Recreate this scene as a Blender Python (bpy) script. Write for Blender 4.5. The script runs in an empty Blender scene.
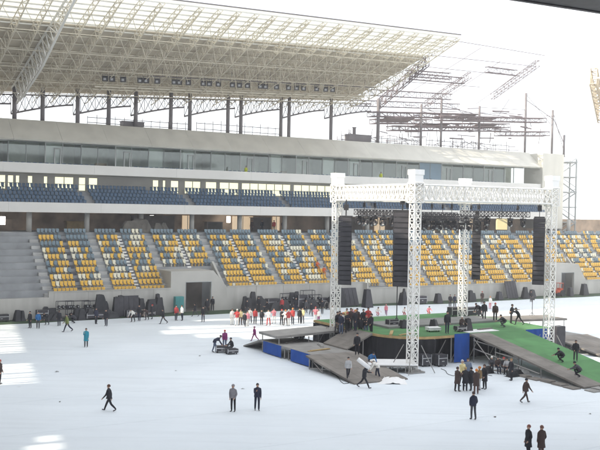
import bpy, bmesh, math, random
from mathutils import Vector, Matrix
random.seed(7)
R = math.radians
C = bpy.context.scene.collection
scene = bpy.context.scene

# ------------------------------------------------------------------ camera
cam_d = bpy.data.cameras.new('camera')
cam = bpy.data.objects.new('camera', cam_d)
C.objects.link(cam)
CAMH = 13.0
FPX = 900.0
cam_m = Matrix.Translation((0, 0, CAMH)) @ Matrix.Rotation(R(90 - 1.08), 4, 'X') @ Matrix.Rotation(R(1.09), 4, 'Z')
cam.matrix_world = cam_m
cam_d.sensor_width = 36
cam_d.lens = FPX / 600 * 36
cam_d.clip_start = 0.5
cam_d.clip_end = 6000
scene.camera = cam

# ------------------------------------------------------------------ light
SUN_EL = 30.0
HAZE = 0.0010
SUN_DIR = Vector((-0.90, -0.436, 0)).normalized()          # towards the sun, on the ground plan
w = bpy.data.worlds.new('World')
scene.world = w
w.use_nodes = True
nt = w.node_tree
bg = nt.nodes['Background']
sky = nt.nodes.new('ShaderNodeTexSky')
sky.sky_type = 'NISHITA'
sky.sun_disc = False
sky.sun_elevation = R(SUN_EL)
sky.sun_rotation = math.atan2(SUN_DIR.x, SUN_DIR.y)
sky.dust_density = 3.0
sky.air_density = 1.0
tc = nt.nodes.new('ShaderNodeTexCoord')
nz = nt.nodes.new('ShaderNodeTexNoise')
nz.inputs['Scale'].default_value = 2.2
nz.inputs['Detail'].default_value = 6
cr = nt.nodes.new('ShaderNodeValToRGB')
cr.color_ramp.elements[0].position = 0.3
cr.color_ramp.elements[0].color = (.55, .55, .55, 1)
cr.color_ramp.elements[1].position = 0.55
cr.color_ramp.elements[1].color = (.95, .95, .95, 1)
mx = nt.nodes.new('ShaderNodeMixRGB')
mx.inputs[2].default_value = (8.6, 8.9, 9.3, 1)             # thin bright cloud
nt.links.new(tc.outputs['Generated'], nz.inputs['Vector'])
nt.links.new(nz.outputs['Fac'], cr.inputs['Fac'])
nt.links.new(cr.outputs['Color'], mx.inputs[0])
nt.links.new(sky.outputs[0], mx.inputs[1])
nt.links.new(mx.outputs[0], bg.inputs['Color'])
bg.inputs['Strength'].default_value = 0.12

sd = bpy.data.lights.new('sun', 'SUN')
sd.energy = 4.0
sd.angle = R(0.55)
sd.color = (1.0, 0.90, 0.73)
so = bpy.data.objects.new('sun', sd)
C.objects.link(so)
tosun = Vector((SUN_DIR.x * math.cos(R(SUN_EL)), SUN_DIR.y * math.cos(R(SUN_EL)), math.sin(R(SUN_EL))))
so.rotation_euler = tosun.to_track_quat('Z', 'Y').to_euler()
so.location = tosun * 200

scene.view_settings.view_transform = 'Standard'
scene.view_settings.look = 'None'
scene.view_settings.exposure = 0.93
scene.view_settings.gamma = 1.0
scene.view_settings.use_curve_mapping = False
scene.render.engine = 'CYCLES'
scene.cycles.max_bounces = 8
scene.cycles.transparent_max_bounces = 16

# ------------------------------------------------------------------ materials
_mats = {}
def mat(name, col, rough=0.7, var=0.15, scale=3.0, bump=0.0, metal=0.0, spec=0.4, detail=4, stretch=None):
    if name in _mats:
        return _mats[name]
    m = bpy.data.materials.new(name)
    m.use_nodes = True
    t = m.node_tree
    b = t.nodes['Principled BSDF']
    b.inputs['Roughness'].default_value = rough
    b.inputs['Metallic'].default_value = metal
    b.inputs['Specular IOR Level'].default_value = spec
    if var > 0:
        co = t.nodes.new('ShaderNodeTexCoord')
        n = t.nodes.new('ShaderNodeTexNoise')
        n.inputs['Scale'].default_value = scale
        n.inputs['Detail'].default_value = detail
        src = co.outputs['Object']
        if stretch:
            mp = t.nodes.new('ShaderNodeMapping')
            mp.inputs['Scale'].default_value = stretch
            t.links.new(src, mp.inputs['Vector'])
            src = mp.outputs[0]
        t.links.new(src, n.inputs['Vector'])
        r = t.nodes.new('ShaderNodeValToRGB')
        r.color_ramp.elements[0].position = 0.3
        r.color_ramp.elements[1].position = 0.7
        r.color_ramp.elements[0].color = tuple(c * (1 - var) for c in col[:3]) + (1,)
        r.color_ramp.elements[1].color = tuple(min(1, c * (1 + var)) for c in col[:3]) + (1,)
        t.links.new(n.outputs['Fac'], r.inputs['Fac'])
        t.links.new(r.outputs['Color'], b.inputs['Base Color'])
        if bump > 0:
            bp = t.nodes.new('ShaderNodeBump')
            bp.inputs['Strength'].default_value = bump
            bp.inputs['Distance'].default_value = 0.05
            t.links.new(n.outputs['Fac'], bp.inputs['Height'])
            t.links.new(bp.outputs[0], b.inputs['Normal'])
    else:
        b.inputs['Base Color'].default_value = tuple(col[:3]) + (1,)
    _mats[name] = m
    return m

def jointed(m, ang, bw, bh, dark=.55, seam=.02, off=.5):
    # adds sheet joints (a brick pattern of large boards) to a mat() material
    t = m.node_tree; b = t.nodes['Principled BSDF']
    lk = b.inputs['Base Color'].links[0]; src = lk.from_socket
    co = t.nodes.new('ShaderNodeTexCoord'); mp = t.nodes.new('ShaderNodeMapping'); mp.inputs['Rotation'].default_value = (0, 0, -ang)
    br = t.nodes.new('ShaderNodeTexBrick'); br.offset = off
    br.inputs['Color1'].default_value = (1, 1, 1, 1); br.inputs['Color2'].default_value = (.80, .80, .80, 1); br.inputs['Mortar'].default_value = (dark, dark, dark, 1)
    br.inputs['Scale'].default_value = 1; br.inputs['Mortar Size'].default_value = seam; br.inputs['Brick Width'].default_value = bw; br.inputs['Row Height'].default_value = bh
    mu = t.nodes.new('ShaderNodeMixRGB'); mu.blend_type = 'MULTIPLY'; mu.inputs[0].default_value = 1
    t.links.new(co.outputs['Object'], mp.inputs[0]); t.links.new(mp.outputs[0], br.inputs['Vector'])
    t.links.new(src, mu.inputs[1]); t.links.new(br.outputs['Color'], mu.inputs[2]); t.links.new(mu.outputs[0], b.inputs['Base Color'])
    return m

def scuffed(m, amt=.82):
    # worn streaks, tyre tracks and specks of dirt trodden into the cover
    t = m.node_tree; b = t.nodes['Principled BSDF']
    src = b.inputs['Base Color'].links[0].from_socket
    co = t.nodes.new('ShaderNodeTexCoord')
    def layer(scale, rot, sc, lo, hi, dark, src):
        mp = t.nodes.new('ShaderNodeMapping'); mp.inputs['Rotation'].default_value = (0, 0, rot); mp.inputs['Scale'].default_value = sc
        n = t.nodes.new('ShaderNodeTexNoise'); n.inputs['Scale'].default_value = scale; n.inputs['Detail'].default_value = 7; n.inputs['Roughness'].default_value = .65
        r = t.nodes.new('ShaderNodeValToRGB'); r.color_ramp.elements[0].position = lo; r.color_ramp.elements[1].position = hi
        r.color_ramp.elements[0].color = tuple(dark) + (1,); r.color_ramp.elements[1].color = (1, 1, 1, 1)
        mu = t.nodes.new('ShaderNodeMixRGB'); mu.blend_type = 'MULTIPLY'; mu.inputs[0].default_value = 1
        t.links.new(co.outputs['Object'], mp.inputs[0]); t.links.new(mp.outputs[0], n.inputs['Vector']); t.links.new(n.outputs['Fac'], r.inputs['Fac'])
        t.links.new(src, mu.inputs[1]); t.links.new(r.outputs[0], mu.inputs[2]); return mu.outputs[0]
    src = layer(.5, -.54, (.12, 1.6, 1), .36, .52, (.955, .955, .955), src)
    src = layer(.5, .9, (.10, 2.2, 1), .34, .44, (.93, .93, .935), src)
    src = layer(1.7, 0, (1, 1, 1), .27, .33, (.70, .68, .64), src)
    src = layer(.06, 0, (1, 1, 1), .35, .65, (.93, .94, .95), src)
    t.links.new(src, b.inputs['Base Color'])

def emat(name, col, strength):
    if name in _mats:
        return _mats[name]
    m = mat(name, (0.5, 0.5, 0.5), var=0)
    b = m.node_tree.nodes['Principled BSDF']
    b.inputs['Emission Color'].default_value = tuple(col) + (1,)
    b.inputs['Emission Strength'].default_value = strength
    return m

def glassmat(name, tint, refl=0.12):
    if name in _mats:
        return _mats[name]
    m = bpy.data.materials.new(name)
    m.use_nodes = True
    t = m.node_tree
    t.nodes.clear()
    o = t.nodes.new('ShaderNodeOutputMaterial')
    tr = t.nodes.new('ShaderNodeBsdfTransparent')
    tr.inputs[0].default_value = tuple(tint) + (1,)
    gl = t.nodes.new('ShaderNodeBsdfGlossy')
    gl.inputs['Roughness'].default_value = 0.05
    gl.inputs['Color'].default_value = (.9, .95, .95, 1)
    lw = t.nodes.new('ShaderNodeLayerWeight')
    lw.inputs['Blend'].default_value = 0.25
    ad = t.nodes.new('ShaderNodeMath')
    ad.operation = 'MULTIPLY_ADD'
    ad.inputs[1].default_value = 0.6
    ad.inputs[2].default_value = refl
    mxs = t.nodes.new('ShaderNodeMixShader')
    t.links.new(lw.outputs['Fresnel'], ad.inputs[0])
    t.links.new(ad.outputs[0], mxs.inputs[0])
    t.links.new(tr.outputs[0], mxs.inputs[1])
    t.links.new(gl.outputs[0], mxs.inputs[2])
    t.links.new(mxs.outputs[0], o.inputs[0])
    _mats[name] = m
    return m

def translucentmat(name, col, fac=0.7, see=0.25):
    m = bpy.data.materials.new(name)
    m.use_nodes = True
    t = m.node_tree
    t.nodes.clear()
    o = t.nodes.new('ShaderNodeOutputMaterial')
    d = t.nodes.new('ShaderNodeBsdfDiffuse'); d.inputs[0].default_value = tuple(col) + (1,)
    tl = t.nodes.new('ShaderNodeBsdfTranslucent'); tl.inputs[0].default_value = tuple(col) + (1,)
    tp = t.nodes.new('ShaderNodeBsdfTransparent'); tp.inputs[0].default_value = (.95, .97, 1, 1)
    a = t.nodes.new('ShaderNodeMixShader'); a.inputs[0].default_value = fac
    b = t.nodes.new('ShaderNodeMixShader'); b.inputs[0].default_value = see
    t.links.new(d.outputs[0], a.inputs[1]); t.links.new(tl.outputs[0], a.inputs[2])
    t.links.new(a.outputs[0], b.inputs[1]); t.links.new(tp.outputs[0], b.inputs[2])
    t.links.new(b.outputs[0], o.inputs[0])
    _mats[name] = m
    return m

M_cover = mat('white_pitch_cover', (.72, .765, .80), .75, .05, .10, .15, detail=10)
scuffed(M_cover)
M_conc = mat('pale_concrete', (.44, .43, .40), .85, .10, .35, .1)
M_conc_w = mat('front_wall_concrete', (.46, .45, .42), .85, .16, .8, .1, detail=8, stretch=(1, 1, .12))
M_step = mat('terrace_concrete', (.30, .31, .32), .9, .18, .6, .1)
M_aisle = mat('aisle_concrete', (.42, .42, .41), .9, .15, .8)
M_aisle_d = mat('dark_aisle_steps', (.11, .115, .135), .9, .2, .9)
M_nosing = mat('step_nosing', (.80, .79, .76), .8, .05, 2)
M_fascia = mat('grey_fascia_panel', (.60, .585, .525), .6, .09, .5, detail=8, stretch=(1, 1, .25))
M_white = mat('white_band_panel', (.66, .65, .62), .6, .05, .25)
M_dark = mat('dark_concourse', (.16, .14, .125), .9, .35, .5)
M_brown = mat('concourse_wall', (.42, .32, .24), .9, .5, .4)
M_inner = mat('box_interior', (.66, .68, .65), .8, .3, .35)
M_part = mat('box_partition', (.62, .64, .63), .7, .05, .5)
M_glass = glassmat('green_tinted_glass', (.92, .95, .93), .06)
M_bluerefl = mat('blue_reflection', (.30, .42, .52), .6, .12, .3)  # sky reflection painted as flat blue on one box pane
M_frame = mat('window_frame_metal', (.35, .37, .37), .5, .08, 2)
M_lit = emat('window_daylight_glow', (1.0, .96, .62), 0.64)  # glow put in for daylight seen through the building
M_lamp = emat('concourse_lamp', (1.0, .95, .85), 6.0)
M_roof = mat('roof_underside', (.53, .47, .37), .8, .10, .5, detail=6)
M_trans = translucentmat('translucent_roof_sheet', (.50, .50, .45), .72, .10)
M_rt = mat('painted_roof_truss', (.66, .61, .50), .6, .08, .5)
M_rtw = mat('white_roof_truss', (.78, .77, .73), .5, .05, .5)
M_steel = mat('dark_steel', (.165, .15, .155), .6, .2, .8)
M_steel_b = mat('rusty_bare_steel', (.17, .135, .14), .7, .25, .6)
M_black = mat('black_equipment', (.022, .022, .026), .5, .3, 3)
M_black2 = mat('charcoal_case', (.045, .043, .050), .55, .3, 2)
M_truss = mat('white_stage_truss', (.83, .82, .79), .45, .04, 2)
M_wrap = mat('white_truss_wrap', (.86, .86, .85), .7, .04, 1.5, .1)
M_green = mat('green_stage_carpet', (.098, .245, .095), .95, .18, .5, .1, detail=9); jointed(M_green, R(30), 30, 2.0, .72, .03)
M_greycarpet = mat('grey_stage_strip', (.22, .22, .21), .95, .15, .8)
M_board = mat('brown_board', (.215, .195, .175), .85, .22, .9, .05, detail=8)
M_board_ = 0
M_boardl = mat('grey_ply_board', (.30, .29, .275), .85, .15, .9)
jointed(M_board, R(30), 1.25, 2.5); jointed(M_boardl, R(30), 2.5, 1.25)
M_wood = mat('yellow_timber_edge', (.42, .30, .14), .8, .2, 2)
M_blue = mat('blue_skirt_cloth', (.010, .070, .33), .8, .15, 1.2, .2)
M_drape = mat('black_stage_drape', (.018, .017, .020), .95, .3, 1.5, .3, stretch=(3, 3, .3))
M_scaff = mat('scaffold_steel', (.34, .33, .32), .45, .1, 3, metal=.6)
M_turf = mat('turf', (.045, .075, .040), .95, .3, .8, .2, detail=8)
M_ground = mat('bare_ground', (.20, .185, .16), .95, .2, .05)
M_sy = mat('yellow_seat', (.74, .455, .075), .45, .12, .8)
M_sw = mat('white_seat', (.74, .70, .55), .45, .06, .8)
M_sb = mat('blue_seat', (.165, .225, .265), .45, .15, .8)
M_sb2 = mat('deep_blue_seat', (.045, .095, .165), .45, .15, .8)
M_alu = mat('aluminium_edge', (.55, .55, .56), .35, .05, 4, metal=.7)
M_lens = mat('lamp_lens', (.40, .41, .43), .15, 0)
M_tarp = mat('white_tarp', (.80, .80, .80), .6, .03, 2, .3)
M_teal = mat('teal_door', (.06, .25, .25), .6, .1, 1)
M_red = mat('orange_red_paint', (.50, .09, .04), .6, .1, 2)
M_skin = mat('skin', (.48, .30, .22), .6, 0)
M_eye = mat('eye_dark', (.02, .02, .02), .3, 0)
M_lip = mat('lip', (.36, .14, .12), .6, 0)
M_cable = mat('black_cable', (.02, .02, .02), .6, 0)

# ------------------------------------------------------------------ helpers
class MB:
    def __init__(self):
        self.v = []; self.f = []; self.mi = []; self.sm = []
    def add(self, vs, fs, mi=0, smooth=False):
        o = len(self.v)
        self.v.extend([tuple(p) for p in vs])
        for f in fs:
            self.f.append(tuple(i + o for i in f)); self.mi.append(mi); self.sm.append(smooth)
    def hexa(self, p, mi=0):           # p: 4 bottom, 4 top
        self.add(p, [(3, 2, 1, 0), (4, 5, 6, 7), (0, 1, 5, 4), (1, 2, 6, 5), (2, 3, 7, 6), (3, 0, 4, 7)], mi)
    def box(self, a, b, T=None, mi=0):
        (x0, y0, z0), (x1, y1, z1) = a, b
        p = [(x0, y0, z0), (x1, y0, z0), (x1, y1, z0), (x0, y1, z0), (x0, y0, z1), (x1, y0, z1), (x1, y1, z1), (x0, y1, z1)]
        if T: p = [T(*q) for q in p]
        self.hexa(p, mi)
    def tube(self, a, b, r, n=5, r2=None, mi=0, smooth=False, cap=True):
        a = Vector(a); b = Vector(b); r2 = r if r2 is None else r2
        d = (b - a)
        if d.length < 1e-6: return
        d.normalize()
        u = d.orthogonal().normalized(); v = d.cross(u)
        vs = []
        for (c, rr) in ((a, r), (b, r2)):
            for i in range(n):
                t = 2 * math.pi * (i + .5) / n
                vs.append(c + (u * math.cos(t) + v * math.sin(t)) * rr)
        fs = [(i, (i + 1) % n, n + (i + 1) % n, n + i) for i in range(n)]
        if cap: fs += [tuple(range(n - 1, -1, -1)), tuple(range(n, 2 * n))]
        self.add(vs, fs, mi, smooth)
    def path(self, pts, r, n=5, mi=0):
        for a, b in zip(pts, pts[1:]): self.tube(a, b, r, n, mi=mi)
    def extrude(self, prof, s0, s1, T, mi=0):   # closed profile of (m, h), along s
        n = len(prof)
        vs = [T(s0, m, h) for m, h in prof] + [T(s1, m, h) for m, h in prof]
        fs = [(i, n + i, n + (i + 1) % n, (i + 1) % n) for i in range(n)]
        fs += [tuple(range(n)), tuple(range(2 * n - 1, n - 1, -1))]
        self.add(vs, fs, mi)
    def lathe(self, base, prof, n=10, mi=0, smooth=True, axis=None):
        base = Vector(base)
        ax = Vector(axis).normalized() if axis else Vector((0, 0, 1))
        u = ax.orthogonal().normalized(); v = ax.cross(u)
        vs = []
        for r, z in prof:
            for i in range(n):
                t = 2 * math.pi * i / n
                vs.append(base + ax * z + (u * math.cos(t) + v * math.sin(t)) * r)
        fs = []
        for k in range(len(prof) - 1):
            for i in range(n):
                fs.append((k * n + i, k * n + (i + 1) % n, (k + 1) * n + (i + 1) % n, (k + 1) * n + i))
        fs += [tuple(range(n - 1, -1, -1)), tuple(range((len(prof) - 1) * n, len(prof) * n))]
        self.add(vs, fs, mi, smooth)
    def ball(self, c, r, n=8, k=6, sc=(1, 1, 1), mi=0):
        c = Vector(c); vs = []; fs = []
        for j in range(k + 1):
            ph = math.pi * j / k
            for i in range(n):
                t = 2 * math.pi * i / n
                vs.append(c + Vector((math.sin(ph) * math.cos(t) * sc[0], math.sin(ph) * math.sin(t) * sc[1], math.cos(ph) * sc[2])) * r)
        for j in range(k):
            for i in range(n):
                fs.append((j * n + i, (j + 1) * n + i, (j + 1) * n + (i + 1) % n, j * n + (i + 1) % n))
        self.add(vs, fs, mi, True)
    def lattice(self, a, b, wid, hei, panel, rc, rw, up=(0, 0, 1), n=4, both=False):
        a = Vector(a); b = Vector(b); d = (b - a); L = d.length; d.normalize()
        upv = Vector(up); side = d.cross(upv).normalized(); upv = side.cross(d).normalized()
        cor = [(-1, -1), (1, -1), (1, 1), (-1, 1)]
        def P(c, t): return a + d * t + side * (wid / 2 * c[0]) + upv * (hei / 2 * c[1])
        for c in cor: self.tube(P(c, 0), P(c, L), rc, n)
        k = max(1, int(round(L / panel)))
        for j in range(k):
            t0 = L * j / k; t1 = L * (j + 1) / k
            for q in range(4):
                c0 = cor[q]; c1 = cor[(q + 1) % 4]
                if j % 2: c0, c1 = c1, c0
                self.tube(P(c0, t0), P(c1, t1), rw, n, cap=False)
                if both: self.tube(P(c1, t0), P(c0, t1), rw, n, cap=False)
                self.tube(P(c0, t0), P(c1, t0), rw, n, cap=False)
        for q in range(4): self.tube(P(cor[q], L), P(cor[(q + 1) % 4], L), rw, n, cap=False)
    def build(self, name, m, parent=None, origin=None):
        me = bpy.data.meshes.new(name)
        o_ = Vector((0, 0, 0))
        if parent is not None: o_ = parent_origin(parent)
        elif origin is not None: o_ = Vector(origin)
        me.from_pydata([(x - o_.x, y - o_.y, z - o_.z) for x, y, z in self.v], [], self.f)
        ms = m if isinstance(m, (list, tuple)) else [m]
        for q in ms: me.materials.append(q)
        me.polygons.foreach_set('material_index', self.mi)
        me.polygons.foreach_set('use_smooth', self.sm)
        me.update()
        bm = bmesh.new(); bm.from_mesh(me)
        bmesh.ops.recalc_face_normals(bm, faces=bm.faces)
        bm.to_mesh(me); bm.free()
        o = bpy.data.objects.new(name, me)
        C.objects.link(o)
        if parent is not None: o.parent = parent
        elif origin is not None: o.location = o_
        return o

_org = {}
def parent_origin(p):      # meshes are given in world space; things sit at their base without rotation
    q = Vector((0, 0, 0))
    while p is not None:
        q += p.location; p = p.parent
    return q

def tag(o, label, cat, group=None, kind=None):
    if label: o['label'] = label
    if cat: o['category'] = cat
    if group: o['group'] = group
    if kind: o['kind'] = kind
    return o

def thing(name, loc, label, cat, group=None):
    o = bpy.data.objects.new(name, None)
    o.empty_display_size = .3
    C.objects.link(o)
    o.location = loc
    return tag(o, label, cat, group)

def dup(root, loc, label=None, group=None, rz=None):
    r = root.copy(); C.objects.link(r); r.location = loc
    if rz is not None: r.rotation_euler = (0, 0, rz)
    if label: r['label'] = label
    if group: r['group'] = group
    for ch in list(root.children):
        c = ch.copy(); C.objects.link(c); c.parent = r
        for g in list(ch.children):
            e = g.copy(); C.objects.link(e); e.parent = c
    return r

def ray(px, py):
    v = Vector(((px - 300) / FPX, -(py - 225) / FPX, -1))
    return (cam_m.to_3x3() @ v)
def gp(px, py, h=0.0):                 # a point of the plan seen at this place of the photo
    d = ray(px, py); t = (h - CAMH) / d.z
    return Vector((d.x * t, d.y * t, h))

# stand axes: s along the stand, m away from the pitch, h up
A = R(31.0)
P0 = Vector((-27.8, 102.0))
dS = Vector((math.cos(A), math.sin(A)))
dM = Vector((-math.sin(A), math.cos(A)))
def F(s, m, h):
    p = P0 + dS * s + dM * m
    return (p.x, p.y, h)
def s_at(px, m):
    k = (px - 300) / FPX; b = P0 + dM * m
    return (k * b.y - b.x) / (dS.x - k * dS.y)
# stage axes: u right-away, v left-away, from the nearest tower
B_ = R(30.0)
N0 = Vector((9.2, 72.0))
dU = Vector((math.cos(B_), math.sin(B_)))
dV = Vector((-math.sin(B_), math.cos(B_)))
def G(u, v, h):
    p = N0 + dU * u + dV * v
    return (p.x, p.y, h)

# ------------------------------------------------------------------ setting
def sheet(name, pts, m):
    b = MB(); b.add(pts, [tuple(range(len(pts)))])
    o = b.build(name, m); o['kind'] = 'structure'; return o
sheet('ground', [(-500, -250, -.012), (500, -250, -.012), (500, 800, -.012), (-500, 800, -.012)], M_ground)
sheet('turf', [F(-40, 0, -.006), F(-40, -130, -.006), F(150, -130, -.006), F(150, 0, -.006)], M_turf)
edge = []
for i in range(-40, 151, 2):
    m = -3.6 + .25 * math.sin(i * .21) + .12 * math.sin(i * .9 + 1)
    if i > 46: m -= min(1, (i - 46) / 8) * .9
    edge.append(F(i, m, 0))
sheet('pitch_cover', edge + [F(150, -125, 0), F(-40, -125, 0)], M_cover)
b = MB()                                  # welded seams of the cover: thin raised laps
for k in range(1, 24, 2):
    m = -4.6 - k * 4.2
    b.box((-38, m, .001), (148, m + .10, .005), F)
o = b.build('cover_seams', M_cover); o['kind'] = 'structure'

# ------------------------------------------------------------------ grandstand
ROWD, RISE, H0, M0 = .86, .74, 2.30, .45
NR = 10
def hrow(k): return H0 + RISE * k
def mrow(k): return M0 + ROWD * k
MT = mrow(NR)                                   # back of the lower tier
HT = hrow(NR - 1) + .45                         # concourse floor
SA, SE = -26, 112
PORT = [(14.2, 21.8), (79.0, 86.0)]
gs = thing('grandstand', F(30, 5, 0), 'long grey three level grandstand with seats, glazed boxes and a slanted top fascia', 'grandstand')
def terr(s0, s1, k0, k1=NR):
    pr = [(mrow(k0), 0.0)]
    for k in range(k0, k1):
        pr += [(mrow(k), hrow(k)), (mrow(k + 1), hrow(k))]
    pr += [(MT, 0.0)]
    return pr
b = MB()
for s0, s1, k0 in ((SA, 14.2, 0), (14.2, 21.8, 4), (21.8, 43, 0), (43, 79, -1), (79, 86, 3), (86, SE, -1)):
    b.extrude(terr(s0, s1, k0), s0, s1, F)
b.extrude([(MT, 0), (MT, HT), (MT + 9, HT), (MT + 9, 0)], SA, SE, F)
b.build('terrace', M_step, gs)
b = MB()
for s0, s1 in ((SA, -.6),):
    b.box((s0, -.15, 0), (s1, .15, 2.35), F)
b.box((-.6, -.15, 0), (14.2, .15, 2.9), F)
b.box((21.8, -.15, 0), (43, .15, 2.9), F)
b.box((43, -1.0, 0), (79, -.72, 2.15), F)
b.box((86, -1.0, 0), (SE, -.72, 2.15), F)
b.box((42.75, -.998, 0), (42.995, -.152, 2.898), F)
for s in [x * 4.0 for x in range(-6, 4)] + [26 + 4 * x for x in range(0, 4)]:   # joint ribs
    if -.6 < s < 14 or s > 22: b.box((s, -.19, .02), (s + .12, -.151, 2.88), F)
b.build('front_wall', M_conc_w, gs)
b = MB()
b.box((-.6, -.2, 2.905), (14.2, .22, 3.0), F); b.box((21.8, -.2, 2.905), (43, .22, 3.0), F)
b.box((43, -1.06, 2.155), (79, -.66, 2.25), F); b.box((86, -1.06, 2.155), (SE, -.66, 2.25), F)
b.build('wall_coping', M_conc, gs)
# tunnels
def portal(s0, s1, hw, top, o0, o1, oh, back, m0, side):
    b = MB()
    b.box((s0, m0, 0), (o0, m0 + .35, top), F)
    b.box((o1, m0, 0), (s1 - 1.9, m0 + .35, top), F)
    b.box((o0, m0, oh), (o1, m0 + .35, top), F)
    # sloping shoulder down to the wall
    p = [F(s1 - 1.9, m0, 0), F(s1, m0, 0), F(s1, m0 + .35, 0), F(s1 - 1.9, m0 + .35, 0),
         F(s1 - 1.9, m0, top), F(s1, m0, hw), F(s1, m0 + .35, hw), F(s1 - 1.9, m0 + .35, top)]
    b.hexa(p)
    b.box((s0, m0 + .352, top - .3), (s1 - 1.9, back, top - .002), F)     # roof slab
    b.box((s0, m0 + .352, 0), (s0 + .3, back, top - .302), F)
    b.hexa([F(s1 - .3, m0 + .352, 0), F(s1, m0 + .352, 0), F(s1, back, 0), F(s1 - .3, back, 0),
            F(s1 - .3, m0 + .352, hw), F(s1, m0 + .352, hw), F(s1, back, top + .9), F(s1 - .3, back, top + .9)])
    o = b.build('tunnel', M_conc, gs)
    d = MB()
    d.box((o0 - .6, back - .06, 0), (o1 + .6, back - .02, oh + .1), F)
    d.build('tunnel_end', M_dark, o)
    e = MB()
    e.box((o0 - .07, m0 - .03, 0), (o0 - .002, m0 - .002, oh), F); e.box((o1 + .002, m0 - .03, 0), (o1 + .07, m0 - .002, oh), F)
    e.box((o0 - .07, m0 - .03, oh + .002), (o1 + .07, m0 - .002, oh + .08), F)
    e.build('tunnel_frame', M_frame, o)
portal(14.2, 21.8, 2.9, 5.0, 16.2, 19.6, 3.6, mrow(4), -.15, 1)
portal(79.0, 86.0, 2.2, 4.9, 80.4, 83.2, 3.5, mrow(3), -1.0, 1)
# aisles
WIDE = [-.3, 6.9, 14.4, 22.1, 30.2, 38.4, 46.6, 54.8, 63.0, 71.2, 79.2, 87.0, 95.0, 103.0]
NARR = [3.3, 10.5, 18.4, 26.2, 34.3, 42.5, 50.7, 58.9, 67.1, 75.2, 83.1, 91.0, 99.0, 107.0]
def aisle(sc, wd, mt, nosing, dark):
    b = MB()
    k0 = 0
    for a0, a1 in PORT:
        if a0 - .2 < sc - wd / 2 and sc + wd / 2 < a1 + .9: k0 = 4
    if k0 == 0 and sc > 43.5: k0 = -1
    for k in range(k0, NR):
        b.box((sc - wd / 2, mrow(k) + .003, hrow(k)), (sc + wd / 2, mrow(k + 1) - .003, hrow(k) + .02), F)
        if k < NR - 1: b.box((sc - wd / 2, mrow(k) + ROWD * .5, hrow(k) + .021), (sc + wd / 2, mrow(k + 1) - .003, hrow(k) + RISE * .5), F)
        if nosing:
            b.box((sc - wd * .42, mrow(k) - .03, hrow(k) - .16), (sc + wd * .42, mrow(k) - .004, hrow(k) + .04), F, 1)
            if k < NR - 1: b.box((sc - wd * .42, mrow(k) + ROWD * .5 - .03, hrow(k) + RISE * .5 - .16), (sc + wd * .42, mrow(k) + ROWD * .5 - .004, hrow(k) + RISE * .5 + .02), F, 1)
            b.box((sc - wd * .45, mrow(k) + .01, hrow(k) + .022), (sc + wd * .45, mrow(k) + ROWD * .40, hrow(k) + .034), F, 1)
            if k < NR - 1: b.box((sc - wd * .45, mrow(k) + ROWD * .52, hrow(k) + RISE * .5 + .002), (sc + wd * .45, mrow(k) + ROWD * .7, hrow(k) + RISE * .5 + .014), F, 1)
    b.build('aisle_stairs', [mt, M_nosing], gs)
for s in WIDE: aisle(s, 1.05, M_aisle, False, False)
for i, s in enumerate(NARR): aisle(s, .62, M_aisle_d, i != 0, i == 0)
# concourse
b = MB()
b.box((SA, MT + 8.4, HT), (SE, MT + 8.7, 11.85), F)
b.build('concourse_wall', M_brown, gs)
for i in range(17):
    s = -22 + i * 7.3
    b = MB(); b.tube(F(s, MT + 1.9, HT), F(s, MT + 1.9, 11.88), .34, 10, smooth=True)
    b.build('column', M_conc, gs)
for i, (s0, s1, m0, hh, mt) in enumerate(((-12, -7.5, 6, 2.0, M_dark), (-4, -1, 7, 1.4, M_brown), (6, 9, 6.5, 1.2, M_wood), (15, 21, 6, 2.1, M_dark), (26, 28.5, 6, 1.3, M_board), (34, 37, 7, 2, M_dark), (47, 53, 6, 2, M_dark), (60, 66, 6, 2.1, M_dark))):
    b = MB(); b.box((s0, MT + m0, HT), (s1, MT + m0 + 1, HT + hh), F)
    b.box((s0 - .1, MT + m0 - .15, HT + hh), (s1 + .1, MT + m0 + 1.15, HT + hh + .08), F)
    b.build('kiosk', mt, gs)
M_warm = emat('added_warm_glow', (1.0, .74, .46), .32)  # added glow panels that warm and brighten the dark concourse
for s, wd_ in ((23.2, 1.6), (31.2, 3.4), (38, 1.2), (57, 2.0), (77, 2.2)):
    b = MB(); b.box((s, MT + 8.25, HT + .1), (s + wd_, MT + 8.38, HT + 2.2), F); o = b.build('added_glow_panel', M_warm, gs)
    b = MB(); b.box((s + wd_ * .5 - .04, MT + 8.18, HT + .1), (s + wd_ * .5 + .04, MT + 8.245, HT + 2.2), F); b.build('added_panel_frame', M_frame, o)
for s in (-8.5, 17.5, 29.3):
    b = MB(); b.box((s, MT + 6.3, 10.7), (s + .55, MT + 6.4, 11.6), F); b.build('lit_doorway', M_lamp, gs)
b = MB(); sL = s_at(3, MT + 1); b.box((sL - .25, MT + 1.0, 10.3), (sL + .25, MT + 1.25, 11.3), F); b.build('bright_lamp', M_lamp, gs)
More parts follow.
